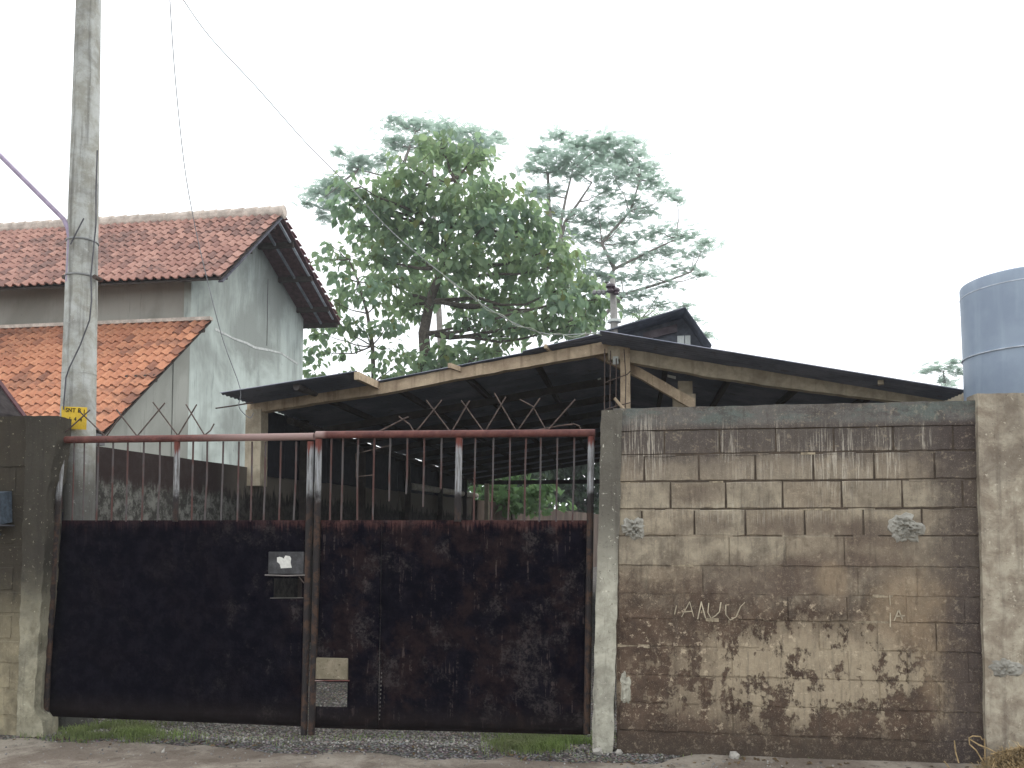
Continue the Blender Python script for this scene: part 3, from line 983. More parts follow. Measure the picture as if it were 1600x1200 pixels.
# bolts down the seam
b = MB()
for i in range(12):
    p = gp(596 - 0.3 * i, 1052 + i * 6.5, GY - 0.012)
    b.box(p.x - 0.003, p.x + 0.003, p.y - 0.003, p.y + 0.008, p.z - 0.006, p.z + 0.006)
b.build('stitch_welds', simple('weld_grey', (0.12, 0.11, 0.1)), gr)
# hinge post beside the pillar; its dark shaft also stands in for the gap's shade
hpst = thing('gate_post', 'dark steel gate post filling the shaded gap between left pillar and gate', 'post', (wx(80), 6.45, 0))
MB().hexa([PY(50, 800, 6.45), PY(97, 800, 6.45), PY(84, 1150, 6.45), PY(44, 1150, 6.45)], (0, 0.06, 0)).build('shaft', M('dark_sheet'), hpst)
MB().hexa([PY(80, 745, 6.40), PY(92, 742, 6.40), PY(94, 795, 6.40), PY(78, 790, 6.40)], (0, 0.03, 0)).build('hinge_plate', simple('rust_plate', (0.05, 0.025, 0.025)), hpst)

# ================================================================== UTILITY POLE
PYY = 6.62
pb = PY(122, 900, PYY); pbx = pb.x
pole = thing('utility_pole', 'tall tapered concrete utility pole standing behind the left end of the gate', 'pole', (pbx, PYY, -0.1))
def pole_c(py): 
    xc = 138.5 + (122 - 138.5) * (py / 660)
    return PY(xc, py, PYY)
def pole_r(py): return (18.0 + 7.2 * py / 660) * 7.35 / 1280
prof = [(-260, None), (0, None), (180, None), (360, None), (520, None), (660, None), (900, None), (1160, None)]
pts = [pole_c(a) for a, _ in prof][::-1]
rs = [pole_r(a) for a, _ in prof][::-1]
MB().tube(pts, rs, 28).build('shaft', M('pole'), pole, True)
for py in (379, 434, 585):
    c = pole_c(py)
    MB().lathe(c, [(pole_r(py) + 0.004, -0.009), (pole_r(py) + 0.009, -0.005), (pole_r(py) + 0.009, 0.005), (pole_r(py) + 0.004, 0.009)] if py < 500 else
               [(pole_r(py) + 0.002, -0.004), (pole_r(py) + 0.003, 0), (pole_r(py) + 0.002, 0.004)], 28).build('strap' if py < 500 else 'seam', simple('strap_steel', (0.22, 0.23, 0.23), 0.6, 0.3) if py < 500 else M('pole'), pole, True)
for px in (103, 151):
    c = PY(px, 434, PYY - 0.03)
    MB().tube([c + Vector((0, -0.03, 0)), c + Vector((0, 0.05, 0))], 0.022, 8).build('strap_bolt', M('rods'), pole)
armm = simple('mauve_pipe', S(150, 138, 158, 1.1), 0.6, 0.25, 0.15, 10)
apts = [(-60, 190), (0, 243), (45, 288), (90, 333), (100, 343), (106, 357), (109, 375), (108, 400), (106, 440)]
MB().tube([PY(a, c, PYY - 0.10) for a, c in apts], 0.020, 10).build('stay_pipe', armm, pole, True)
MB().tube([PY(a, c, PYY - 0.17) for a, c in ((152, 235), (150, 300), (150, 350), (147, 380), (142, 430), (143, 470), (140, 500), (125, 540), (108, 575), (103, 590), (99, 640))], 0.006, 6).build('down_wire', M('wire'), pole)
MB().tube([PY(a, c, PYY - 0.17) for a, c in ((131, 341), (120, 362), (110, 382))], 0.006, 6).build('wire_end', M('wire'), pole)
# number plate, fixed to the front of the pole
sg = thing('number_plate', 'yellow plate lettered SNT B 1 and 144 on the concrete pole', 'sign', PY(115, 655, PYY - 0.2))
SY = PYY - pole_r(655) - 0.012
MB().hexa([PY(96, 635, SY), PY(136, 636.5, SY), PY(134.5, 671.5, SY), PY(96, 669.5, SY)], (0, 0.003, 0)).build('plate', simple('yellow_plate', (0.62, 0.42, 0.035), 0.6, 0.25, 0.12, 12), sg)
black = simple('plate_lettering', (0.06, 0.045, 0.01), 0.7, 0.1)
def text(par, s_, px, py, hgt, y, ang=0.0, sx=1.0):
    cu = bpy.data.curves.new('lettering', 'FONT')
    cu.body = s_; cu.size = hgt * 1.4; cu.align_x = 'CENTER'; cu.align_y = 'CENTER'; cu.extrude = 0.0008; cu.offset = 0.0013
    o = bpy.data.objects.new('lettering', cu)
    COL.objects.link(o)
    dg = bpy.context.evaluated_depsgraph_get()
    me = bpy.data.meshes.new_from_object(o.evaluated_get(dg))
    bpy.data.objects.remove(o)
    me.materials.clear(); me.materials.append(black)
    k = bpy.data.objects.new('lettering', me)
    COL.objects.link(k)
    k.parent = par
    k.location = PY(px, py, y) - wloc(par)
    k.rotation_euler = (math.pi / 2, ang, 0)
    k.scale.x = sx
    return k
for ch, px, py, hh in (('S', 104.5, 641, .036), ('N', 109.5, 641, .034), ('T', 115.5, 641.5, .036), ('B', 124, 641.8, .038), ('1', 131.5, 643.5, .036),
                       ('1', 109, 654.8, .034), ('4', 117.5, 655, .034), ('4', 126, 656, .036)):
    text(sg, ch, px, py, hh, SY - 0.0012, 0.04)

# ================================================================== COMPOUND WALLS
SX = -4.92
def cw(px, py): return PX(px, py, SX)
A, Bp, Cc = cw(150, 697), cw(395, 731), cw(742, 776)
side = thing('compound_wall', 'long dark stained side wall running back from the gate behind the bars', 'wall', (SX, 15, 0))
n = 60
b = MB()
pr = []
for i in range(n + 1):
    y = 6.75 + (Cc.y - 6.75) * i / n
    zt = A.z + (Bp.z - A.z) * (y - A.y) / (Bp.y - A.y) if y < Bp.y else Bp.z + (Cc.z - Bp.z) * (y - Bp.y) / (Cc.y - Bp.y)
    zt += 0.012 * mn.noise(Vector((0, y * 3, 0)))
    pr.append((y, zt))
poly = [(SX, y, z) for y, z in pr] + [(SX, pr[-1][0], -0.3), (SX, pr[0][0], -0.3)]
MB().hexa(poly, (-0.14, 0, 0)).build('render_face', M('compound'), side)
b = MB()
for k in range(5):                          # cement posts standing in the wall
    y = 9.95 + k * 3.4
    zt = A.z + 0.02 + (Cc.z - A.z) * (y - A.y) / (Cc.y - A.y)
    MB().rough(SX + 0.001, SX + 0.03, y, y + 0.2, -0.2, zt, 0.08, 0.004).build('pier', M('compound'), side, True)
MB().tube([cw(640, 762) + Vector((0.05, 0, .03)), cw(742, 776) + Vector((0.05, 0, .03))], 0.075, 12).build('white_pipe', simple('cream_pipe', (0.45, 0.42, 0.36)), side, True)
rb = [(-4.75, 24.6), (-1.9, 40.0), (1.5, 58)]
rear = thing('compound_wall', 'brown rear wall in front of the leafy bush, seen through the right leaf', 'wall', (-3, 33, 0))
h0 = PX(745, 781, -4.75).z
zz_ = [h0, PD(925, 803, 39.8).z, PD(925, 803, 39.8).z + 0.1]
for (xa, ya), (xb, yb), za, zb in zip(rb, rb[1:], zz_, zz_[1:]):
    MB().hexa([(xa, ya, -0.3), (xb, yb, -0.3), (xb, yb, zb), (xa, ya, za)], (-0.1, 0.02, 0)).build('wall_panel', simple('brown_wall', (0.11, 0.085, 0.07), 0.95, 0.1, 0.4, 2, str3=(1, 1, .3)), rear)

# ================================================================== SHED
FY = 9.9
shed = thing('open_shed', 'open sided shed with dark corrugated roof and pale beams behind the gate', 'shed', (0, 16, 0))
YB = 24.3
def corr(y0, y1, line, thick=0.004, period=0.1, amp=0.011, dz=0.0):
    """corrugated sheet: waves across y, ribs running along the slope line"""
    n = int((y1 - y0) / (period / 6))
    vs, fs = [], []
    k = len(line)
    for j in range(n + 1):
        y = y0 + (y1 - y0) * j / n
        w_ = amp * math.sin(2 * math.pi * (y - y0) / period)
        for x, z in line: vs.append((x, y, z + w_ + dz))
    m_ = len(vs)
    vs += [(x, y, z + thick) for x, y, z in vs]
    for j in range(n):
        for i in range(k - 1):
            a = j * k + i
            fs.append((a, a + k, a + k + 1, a + 1)); a += m_
            fs.append((a, a + 1, a + k + 1, a + k))
        for a, s_ in ((j * k, 1), (j * k + k - 1, -1)):
            q = (a, a + m_, a + k + m_, a + k)
            fs.append(q if s_ > 0 else q[::-1])
    for e in (0, n):
        for i in range(k - 1):
            a = e * k + i
            fs.append((a, a + 1, a + 1 + m_, a + m_))
    return MB().add(vs, fs)


def xz(px, py, y):
    p = PY(px, py, y); return (p.x, p.z)
lineL = [xz(392, 629, 9.85), xz(600, 594.5, 9.85), xz(815, 553, 9.85), xz(950, 527, 9.85)]
proto = corr(0, 0.8, lineL).mesh('roof_sheet', M('corr'), Vector((0, 16, 0)))
y = 9.85
while y < YB:
    o = bpy.data.objects.new('roof_sheet', proto); COL.objects.link(o); o.parent = shed
    o.location = (0, y, R.uniform(-0.008, 0.008)); y += 0.76
lineR = [xz(937, 516, 9.25), xz(1200, 559, 9.25), xz(1512, 610, 9.25)]
proto = corr(0, 0.8, lineR).mesh('roof_sheet', M('corr'), Vector((0, 16, 0)))
y = 9.25
while y < YB:
    o = bpy.data.objects.new('roof_sheet', proto); COL.objects.link(o); o.parent = shed
    o.location = (0, y, R.uniform(-0.008, 0.004)); y += 0.76
# overhanging odd sheets at the front
corr(9.1, 9.95, [xz(343, 616, 9.1), xz(556, 582, 9.1)], dz=0.012).build('roof_sheet', M('corr'), shed)['label'] = 'overhanging front roof sheet over the left post'
corr(9.74, 10.5, [xz(816, 551, 9.74), xz(946, 521, 9.74)], dz=0.012).build('roof_sheet', M('corr'), shed)['label'] = 'lifted front roof sheet near the ridge'
# timber at the end of the overhanging sheet, log purlin ends
MB().bar(PY(557, 587, 9.08), PY(591, 603, 9.95), 0.06, 0.09).build('purlin', M('wood'), shed)
MB().bar(PY(702, 571, 9.55), PY(726, 580, 10.05), 0.04, 0.06).build('purlin', M('wood'), shed)
MB().bar(PY(852, 541, 9.7), PY(862, 549, 10.05), 0.03, 0.05).build('purlin', M('wood'), shed)
MB().tube([PY(463, 604, 9.25), PY(520, 624, 10.6)], 0.045, 12).build('log_purlin', simple('log_end', (0.12, 0.11, 0.11)), shed, True)
MB().bar(PY(1376, 594, 9.4), PY(1378, 600, 10.0), 0.06, 0.08).build('purlin', M('shed_conc'), shed)
for t in (0.2, 0.4, 0.6, 0.8):              # purlins running back under the sheets
    for ln, tt in ((lineL, t), (lineR, t)):
        (xa, za), (xb, zb) = ln[0], ln[-1]
        x, z = xa + (xb - xa) * tt, za + (zb - za) * tt - 0.06
        MB().box(x - 0.03, x + 0.03, 10.05, YB, z - 0.05, z + 0.02).build('purlin', M('darkwood'), shed)
def pbeam(name, pts, th, dep, mat, y=FY, wob=1.2):
    """a beam whose face follows the given centre line"""
    b = MB()
    vs = []
    P = []
    for (a, c), (a2, c2) in zip(pts, pts[1:]):
        n_ = max(2, int(abs(a2 - a) / 12))
        for i in range(n_): P.append((a + (a2 - a) * i / n_, c + (c2 - c) * i / n_))
    P.append(pts[-1])
    ths = th if isinstance(th, (tuple, list)) else (th, th)
    for i, (a, c) in enumerate(P):
        u = i / (len(P) - 1)
        t_ = (ths[0] + (ths[1] - ths[0]) * u) / 2
        j = wob * mn.noise(Vector((a * 0.07, c * 0.02, 2)))
        j2 = wob * mn.noise(Vector((a * 0.05, c * 0.02, 8)))
        hi, lo = PY(a, c - t_ + j, y), PY(a, c + t_ + j2, y)
        vs += [hi, lo, lo + Vector((0, dep, 0)), hi + Vector((0, dep, 0))]
    fs = [(0, 1, 2, 3)]
    for i in range(len(P) - 1):
        for k in range(4):
            k2 = (k + 1) % 4
            fs.append((i * 4 + k, (i + 1) * 4 + k, (i + 1) * 4 + k2, i * 4 + k2))
    e = (len(P) - 1) * 4
    fs.append((e + 3, e + 2, e + 1, e))
    return b.add(vs, fs).build(name, mat, shed)
pbeam('front_beam', [(386, 639), (500, 620), (600, 606), (700, 586), (800, 568), (955, 541)], (17, 18), 0.14, M('wood'))
pbeam('front_beam', [(984, 556), (1060, 569), (1110, 578), (1200, 591), (1300, 603), (1440, 619), (1520, 628)], (20, 26), 0.14, M('shed_conc'))
pbeam('strut', [(930, 549), (1000, 583), (1086, 632)], (15, 18), 0.10, M('wood'), FY + 0.16)
def vpost(name, x0, x1, yt, ybot, y, dep, mat, step=0.06, amp=0.004):
    a, c = PY(x0, yt, y), PY(x1, yt, y)
    return MB().rough(a.x, c.x, y, y + dep, ybot, a.z, step, amp).build(name, mat, shed, True)
vpost('post', 384, 408, 640, 2.2, FY - 0.02, 0.2, M('shed_conc'))
vpost('post', 969, 984, 541, -0.1, FY - 0.03, 0.12, M('wood'), 0.05)
vpost('post', 950, 972, 541, PY(960, 562, FY).z, FY - 0.015, 0.14, M('shed_conc'))
vpost('stub_post', 1060, 1082, 596, -0.1, FY + 0.5, 0.14, M('shed_conc'))
vpost('stub_post', 1052, 1087, 616, PY(1070, 640, FY).z, FY + 0.44, 0.22, M('shed_conc'))
vpost('packing_block', 957.5, 966, 557, PY(960, 570, FY).z, FY - 0.05, 0.03, M('white_board'), 0.03, 0.001)
for a, c, top in ((945, 944, 545), (954, 952, 548), (963, 962, 560)):
    MB().tube([PY(a, top, FY - 0.1), PY(c, 700, FY - 0.1)], 0.008, 6).build('reinforcing_rod', M('rods'), shed)
for s_ in ([(945, 598), (955, 594), (980, 585), (985, 580)], [(946, 640), (965, 634), (985, 629)], [(975, 545), (978, 590), (977, 640)]):
    MB().tube([PY(a, c, FY - 0.12) for a, c in s_], 0.007, 6).build('tie_wire', M('rods'), shed)
MB().tube([PY(960, 622, FY - 0.15), PY(976, 641, FY - 0.15)], 0.018, 8).build('pale_stick', M('wood'), shed, True)
MB().tube([PY(934, 593, FY + 1), PY(939, 591, FY + 1)], 0.012, 6).build('pale_stick', M('white_board'), shed)
pbeam('light_scrap', [(1043, 587), (1056, 590)], (4, 4), 0.02, M('white_board'), FY + 0.4, 0.3)
MB().tube([PY(a, c, 9.3) for a, c in ((337, 638), (365, 634), (395, 629))], 0.009, 6).build('reinforcing_rod', M('rods'), shed)
# dark cladding above the side wall
cl = MB()
yy = 10.1
while yy < YB - 0.6:
    z0 = A.z + (Cc.z - A.z) * (yy - A.y) / (Cc.y - A.y) - 0.1
    top = lineL[0][1] - R.choice([0.0, 0.01, 0.02, 0.12, 0.0])
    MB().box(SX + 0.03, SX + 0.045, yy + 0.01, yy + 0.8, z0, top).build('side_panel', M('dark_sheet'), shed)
    yy += 0.8
for yy in (11.4, 14.0, 17.0, 20.0, 23.0):
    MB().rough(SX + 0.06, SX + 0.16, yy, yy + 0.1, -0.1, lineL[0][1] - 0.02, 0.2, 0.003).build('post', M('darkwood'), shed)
MB().tube([(SX + 0.25, 10.6, lineL[0][1] - 0.14), (SX + 0.25, YB, lineL[0][1] - 0.14)], 0.05, 8).build('eave_pole', M('darkwood'), shed, True)
MB().box(5.05, 5.1, 9.4, YB, -0.1, lineR[-1][1] - 0.02).build('side_panel', M('dark_sheet'), shed)  # unseen right side wall, added to keep the shed interior dark
# rear posts and tie beam
MB().box(lineL[0][0], 5.0, YB, YB + 0.1, lineL[0][1] - 0.22, lineL[0][1] - 0.1).build('rear_beam', M('darkwood'), shed)
MB().rough(-4.45, -4.33, YB - 0.1, YB + 0.02, -0.1, lineL[0][1] - 0.2, 0.2, 0.004).build('post', M('shed_conc'), shed)
for k in range(9):
    (xa, za), (xb, zb) = lineL[0], lineL[-1]
    yb_ = 11.8 + k * 1.5
    MB().bar((xa, yb_, za - 0.16), (xb, yb_, zb - 0.16), 0.07, 0.1).build('rafter', M('darkwood'), shed)
# raised monitor roof
MY = 10.5
def slab(name, pts, y0, y1, th, mat, par):
    a = [Vector((x, y0, z)) for x, z in pts]
    q = a + [p + Vector((0, 0, th)) for p in a[::-1]]
    return MB().hexa(q, (0, y1 - y0, 0)).build(name, mat, par)
slab('monitor_roof', [xz(940, 519, MY), xz(1070, 481, MY)], MY, 13.4, 0.014, M('corr_m'), shed)
slab('monitor_roof', [xz(1070.4, 480.6, MY), xz(1112, 540, MY)], MY, 13.4, 0.014, M('corr_m'), shed)
a, c, d = PY(950, 535, MY + 0.5), PY(1072, 490, MY + 0.5), PY(1106, 560, MY + 0.5)
MB().hexa([a, c, d, Vector((a.x, a.y, d.z))], (0, 0.03, 0)).build('monitor_gable', M('corr_m'), shed)
MB().hexa([PY(1005, 520, MY + .4), PY(1058, 506, MY + .4), PY(1058, 518, MY + .4), PY(1005, 532, MY + .4)], (0, 0.03, 0)).build('monitor_board', simple('mauve_board', (0.14, 0.12, 0.13)), shed)
MB().box(PY(1060, 500, MY).x, PY(1071, 500, MY).x, MY + .3, MY + .33, PY(1060, 548, MY).z, PY(1060, 516, MY).z).build('white_board', M('white_board'), shed)
MB().box(PY(1072.5, 500, MY).x, PY(1081, 500, MY).x, MY + .3, MY + .33, PY(1060, 548, MY).z, PY(1060, 516, MY).z).build('white_board', M('white_board'), shed)

# service mast above the ridge
mast = thing('service_mast', 'short pale mast with dark round insulators above the shed ridge', 'mast', PY(960, 560, 10.6))
MB().tube([PY(960, 560, 10.6), PY(959.5, 500, 10.6), PY(957, 436, 10.6)], [0.055, 0.05, 0.035], 10).build('mast_tube', simple('mast_grey', (0.36, 0.35, 0.33), 0.7, 0.2), mast, True)
for px, py, r in ((954, 450, 8), (963, 455, 6)):
    c = PY(px, py, 10.5); rr = r * 10.6 / 1280
    MB().lathe(c, [(rr * .3, -rr), (rr * .9, -rr * .7), (rr * .6, -rr * .2), (rr, rr * .2), (rr * .9, rr * .6), (rr * .3, rr)], 14).build('insulator', simple('brown_porcelain', (0.07, 0.05, 0.06), 0.3, 0.5), mast, True)
for px in (943, 936, 929):
    c = PY(px, 457, 10.5)
    MB().lathe(c, [(0.01, -0.035), (0.03, -0.015), (0.03, 0.015), (0.01, 0.035)], 10).build('insulator', simple('grey_porcelain', (0.2, 0.2, 0.2), 0.4, 0.4), mast, True)
MB().tube([PY(929, 457, 10.5), PY(957, 456, 10.55)], 0.008, 6).build('cross_rod', M('wire'), mast)
MB().lathe(PY(960, 502, 10.6), [(0.07, -0.02), (0.09, -0.015), (0.09, 0.015), (0.07, 0.02)], 12).build('collar', M('white_board'), mast, True)

# cables
def cable(name, label, pts, r, mat, sway=0.0):
    P = []
    for i in range(len(pts) - 1):
        p0, p1, p2, p3 = pts[max(0, i - 1)], pts[i], pts[i + 1], pts[min(len(pts) - 1, i + 2)]
        for k in range(4):
            t = k / 4
            v = [0.5 * ((2 * b1) + (-a + c) * t + (2 * a - 5 * b1 + 4 * c - d) * t * t + (-a + 3 * b1 - 3 * c + d) * t ** 3) for a, b1, c, d in zip(p0, p1, p2, p3)]
            P.append(PD(*v))
    P.append(PD(*pts[-1]))
    o = MB().tube(P, r, 6).build(name, mat, None, True, base=P[-1])
    return tag(o, label, 'cable')
cable('overhead_cable', 'long sagging pale cable crossing the tree down to the shed ridge',
      [(255, -50, 7.4), (290, 5, 7.6), (330, 60, 7.7), (400, 135, 7.9), (480, 225, 8.1), (545, 290, 8.3), (600, 350, 8.5), (650, 395, 8.6), (700, 435, 8.8), (760, 480, 9.0), (820, 512, 9.1), (870, 523, 9.2), (945, 519, 9.3)],
      0.0052, simple('pale_cable', (0.34, 0.36, 0.36)))
cable('slack_vine', 'thin twisted rope wound loosely along the lower end of the cable',
      [(690, 427, 8.75), (712, 447, 8.8), (735, 458, 8.9), (760, 484, 9.0), (785, 492, 9.0), (806, 509, 9.05), (830, 513, 9.1), (850, 524, 9.15), (872, 521, 9.2), (895, 527, 9.2), (918, 521, 9.25), (940, 524, 9.3)],
      0.006, simple('vine', (0.3, 0.33, 0.27)))
cable('drop_cable', 'thin dark cable hanging down past the house gable to the shed corner',
      [(262, -60, 8.6), (272, 100, 8.9), (287, 250, 9.2), (303, 345, 9.4), (322, 430, 9.5), (348, 530, 9.6), (375, 606, 9.7), (373, 633, 9.7), (380, 645, 9.7), (391, 653, 9.7), (396, 645, 9.7)], 0.0052, simple('grey_cable', (0.2, 0.205, 0.215)))  # greyed so the colour imitates glare washing the cable out

# ================================================================== WATER TANK
td = 8.2
tc = PD(1613, 640, td)
tr_ = 97 / 1280 * td
tz0, tz1 = PD(1602, 660, td).z, PD(1602, 444, td).z
tank = thing('water_tank', 'large pale blue cylindrical water tank above the right wall', 'water tank', (tc.x, tc.y, tz0))
H = tz1 - tz0
prof = [(tr_ * .94, 0), (tr_ * .965, 0.03), (tr_ * .97, H * .42), (tr_ * .97, H * .45), (tr_ * .985, H * .9), (tr_ * .99, H), (tr_ * .98, H + 0.015), (tr_ * .93, H + 0.03), (tr_ * .35, H + 0.05), (tr_ * .33, H + 0.08), (0.01, H + 0.08)]
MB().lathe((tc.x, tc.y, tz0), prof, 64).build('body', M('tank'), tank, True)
for fr in (0.475, 0.93):
    z = tz0 + H * fr
    r_ = tr_ * 0.985
    MB().lathe((tc.x, tc.y, z), [(r_ * 0.99, -0.006), (r_ + 0.004, -0.004), (r_ + 0.004, 0.004), (r_ * 0.99, 0.006)], 64).build('hoop', simple('pale_hoop', (0.55, 0.6, 0.66), 0.4, 0.3), tank, True)
stand = thing('tank_stand', 'concrete stand under the blue tank hidden behind the right wall', 'stand', (tc.x, tc.y, 0))
MB().box(tc.x - .6, tc.x + .6, tc.y - .6, tc.y + .6, tz0 - 0.15, tz0).build('slab', M('shed_conc'), stand)
for i in (-1, 1):
    for j in (-1, 1):
        MB().box(tc.x + i * .5 - .1, tc.x + i * .5 + .1, tc.y + j * .5 - .1, tc.y + j * .5 + .1, -0.1, tz0 - 0.15).build('leg', M('shed_conc'), stand)

# ================================================================== TILED HOUSE
XO = -8.0
RG = PX(441, 333, XO)                      # ridge end
EV = PX(345, 431, XO)                      # front eave end
BK = PX(532, 503, XO)                      # back eave end
yf = EV.y + 0.55
XG = PY(299, 432, yf).x                    # gable wall plane
yb = PX(474, 505, XG).y
XW = -17.0
house = thing('tiled_house', 'grey plastered two storey house with red clay tile roofs at left', 'house', (-12, 16, 0))
sl = math.atan2(RG.z - EV.z, RG.y - EV.y)
slb = math.atan2(RG.z - BK.z, BK.y - RG.y)
fz = lambda y: EV.z + (y - EV.y) * math.tan(sl) - 0.10
bz = lambda y: BK.z + (BK.y - y) * math.tan(slb) - 0.10
LTp = PY(331, 499, yf)                     # top right of the lower roof
XL = LTp.x
LB = PX(163, 674, XL)
sll = math.atan2(LTp.z - LB.z, LTp.y - LB.y)
lzf = lambda y: LB.z + (y - LB.y) * math.tan(sll) - 0.09
pale_w = S(186, 198, 192, 1.5)
MATS['gable'] = gable_material('pale_gable', S(184, 194, 188, 0.95), S(142, 148, 143, 0.95), S(94, 98, 95, 0.95), 0, (RG.z - 1.6, RG.z + 0.9))
MATS['gable2'] = gable_material('grey_gable', S(152, 154, 147, 1.0), S(134, 136, 129, 1.0), S(100, 100, 96, 1.0), 5)
MATS['sidew'] = gable_material('front_upper_wall', S(150, 148, 140, 1.0), S(130, 128, 120, 1.0), S(94, 92, 88, 1.0), 8)
poly = [(yf, -0.2), (yf, fz(yf)), (RG.y, min(fz(RG.y), bz(RG.y))), (yb, bz(yb)), (yb, -0.2)]
MB().hexa([(XG, a, c) for a, c in poly], (-0.15, 0, 0)).build('wall', M('gable'), house)
yl = LB.y + 0.45
split = PX(271, 600, XG + 0.01).y
MB().hexa([(XG, yl, -0.2), (XG, yl, lzf(yl)), (XG, yf - 0.002, lzf(yf)), (XG, yf - 0.002, -0.2)], (-0.15, 0, 0)).build('wall', M('gable2'), house)
MB().box(XW, XG - 0.15, yf + 0.01, yf + 0.15, 1, fz(yf)).build('wall', M('sidew'), house)
MB().box(XW, XG - 0.15, yl, yl + 0.15, -0.2, lzf(yl)).build('wall', M('sidew'), house)
MB().box(XG - 0.03, XG + 0.025, yf - 0.03, yf + 0.2, lzf(yf), fz(yf) - 0.001).build('corner_pier', M('gable'), house)
MB().box(XG - 0.02, XG + 0.02, split - 0.02, split + 0.18, -0.2, min(lzf(split), LTp.z)).build('corner_pier', M('gable2'), house)
# repaired crack running across the gable
crk = [(336, 514), (352, 522), (365, 529), (385, 536), (398, 543), (420, 547), (440, 552), (455, 562), (466, 569)]
b = MB()
P = [PX(a, c, XG + 0.004) for a, c in crk]
for p, q in zip(P, P[1:]): b.bar(p, q, 0.008, R.uniform(0.03, 0.06), (0, 0, 1))
b.build('crack_filler', simple('white_filler', (0.5, 0.52, 0.5)), house)
P = [PX(a, c, XG + 0.004) for a, c in ((419, 436), (418, 470), (418, 500), (417, 540))]
b = MB()
for p, q in zip(P, P[1:]): b.bar(p, q, 0.006, 0.03, (0, 1, 0))
b.build('crack', simple('dark_crack', (0.12, 0.12, 0.115)), house)

# clay tile
TW, TE = 0.182, 0.30
def tile_mesh(name, mat):
    vs, fs = [], []
    prof = [(0.0, 0.004), (0.022, 0.042), (0.052, 0.056), (0.082, 0.040), (0.112, 0.006), (0.155, 0.0), (0.198, 0.014)]
    k = len(prof)
    for yy_, lift in ((0.0, 0.032), (TE * 1.12, 0.0)):
        for x, z in prof: vs.append((x, yy_, z + lift))
    for x, z in prof: vs.append((x, 0.0, z + 0.032 - 0.022))
    for i in range(k - 1):
        fs.append((i, i + 1, k + i + 1, k + i))
        fs.append((2 * k + i, 2 * k + i + 1, i + 1, i))
    fs.append((0, k, 2 * k))
    return MB().add(vs, fs).mesh(name, mat, smooth=False)


def tiled(roof, mesh, x_right, x_left, y0, z0, ang, length, frames, jit=1.0):
    rows_ = int(length / TE)
    te = length / rows_
    out = []
    for r in range(rows_):
        for i in range(int((x_right - x_left) / TW)):
            x = x_right - (i + 1) * TW
            s = r * te
            sag = 0.012 * mn.noise(Vector((x * 0.6, s * 0.6, y0)))
            p = Vector((x, y0 + s * math.cos(ang), z0 + s * math.sin(ang) + sag))
            e = Euler((ang + R.gauss(0, 0.012) * jit, R.gauss(0, 0.012) * jit, R.gauss(0, 0.014) * jit))
            out.append((roof, mesh, p, e, te / TE))
    frames.extend(out)


def roof_slab(name, x0, x1, ya, za, yb2, zb, th=0.03, mat=None, par=None):
    return MB().hexa([(x0, ya, za), (x0, yb2, zb), (x0, yb2, zb - th), (x0, ya, za - th)], (x1 - x0, 0, 0)).build(name, mat or M('darkwood'), par)
up = roof_slab('roof', XW, XO - 0.01, EV.y + 0.03, EV.z - 0.035, RG.y, RG.z - 0.035, 0.03, None, house)
up['label'] = 'upper roof slope of dusky clay tiles'
lo = roof_slab('roof', XW, XL - 0.01, LB.y + 0.03, LB.z - 0.035, yf, LTp.z - 0.035, 0.03, None, house)
lo['label'] = 'lower lean-to roof of orange clay tiles'
bk = roof_slab('roof', XW, XO, BK.y, BK.z - 0.03, RG.y + 0.01, RG.z - 0.03, 0.05, simple('maroon_tile_edge', (0.10, 0.05, 0.055), 0.9, 0.1, 0.4, 9), house)
bk['label'] = 'far roof slope seen from beneath'
frames = []
tiled(up, tile_mesh('roof_tile', M('tile_up')), XO, XO - 0.182 * 46, EV.y, EV.z - 0.02, sl, math.hypot(RG.y - EV.y, RG.z - EV.z) - 0.08, frames)
tiled(lo, tile_mesh('roof_tile', M('tile_low')), XL, XL - 0.182 * 38, LB.y, LB.z - 0.02, sll, math.hypot(LTp.y - LB.y, LTp.z - LB.z) - 0.05, frames)
vis = []
for fr in frames:
    x, y_, zc = proj(fr[2])
    hid = (88 < x < 150)
    inv = -8 < x < 1600 and not hid
    vis.append((0 if inv else 1, zc, fr))
vis.sort(key=lambda t: (t[0], t[1]))
rest = {}
for i, (inv, zc, (roof, mesh, p, e, ys)) in enumerate(vis):
    if i < 299:
        o = bpy.data.objects.new('tile', mesh); COL.objects.link(o); o.parent = roof
        o.location = p - wloc(roof); o.rotation_euler = e; o.scale.y = ys
    else:
        b = rest.setdefault(roof.name, (roof, mesh, MB()))[2]
        mt = Matrix.Translation(p) @ e.to_matrix().to_4x4() @ Matrix.Diagonal((1, ys, 1, 1))
        b.add([mt @ v.co for v in mesh.vertices], [tuple(pl_.vertices) for pl_ in mesh.polygons])
for roof, mesh, b in rest.values():
    tag(b.build('tile_field', mesh.materials[0], roof), kind='stuff')
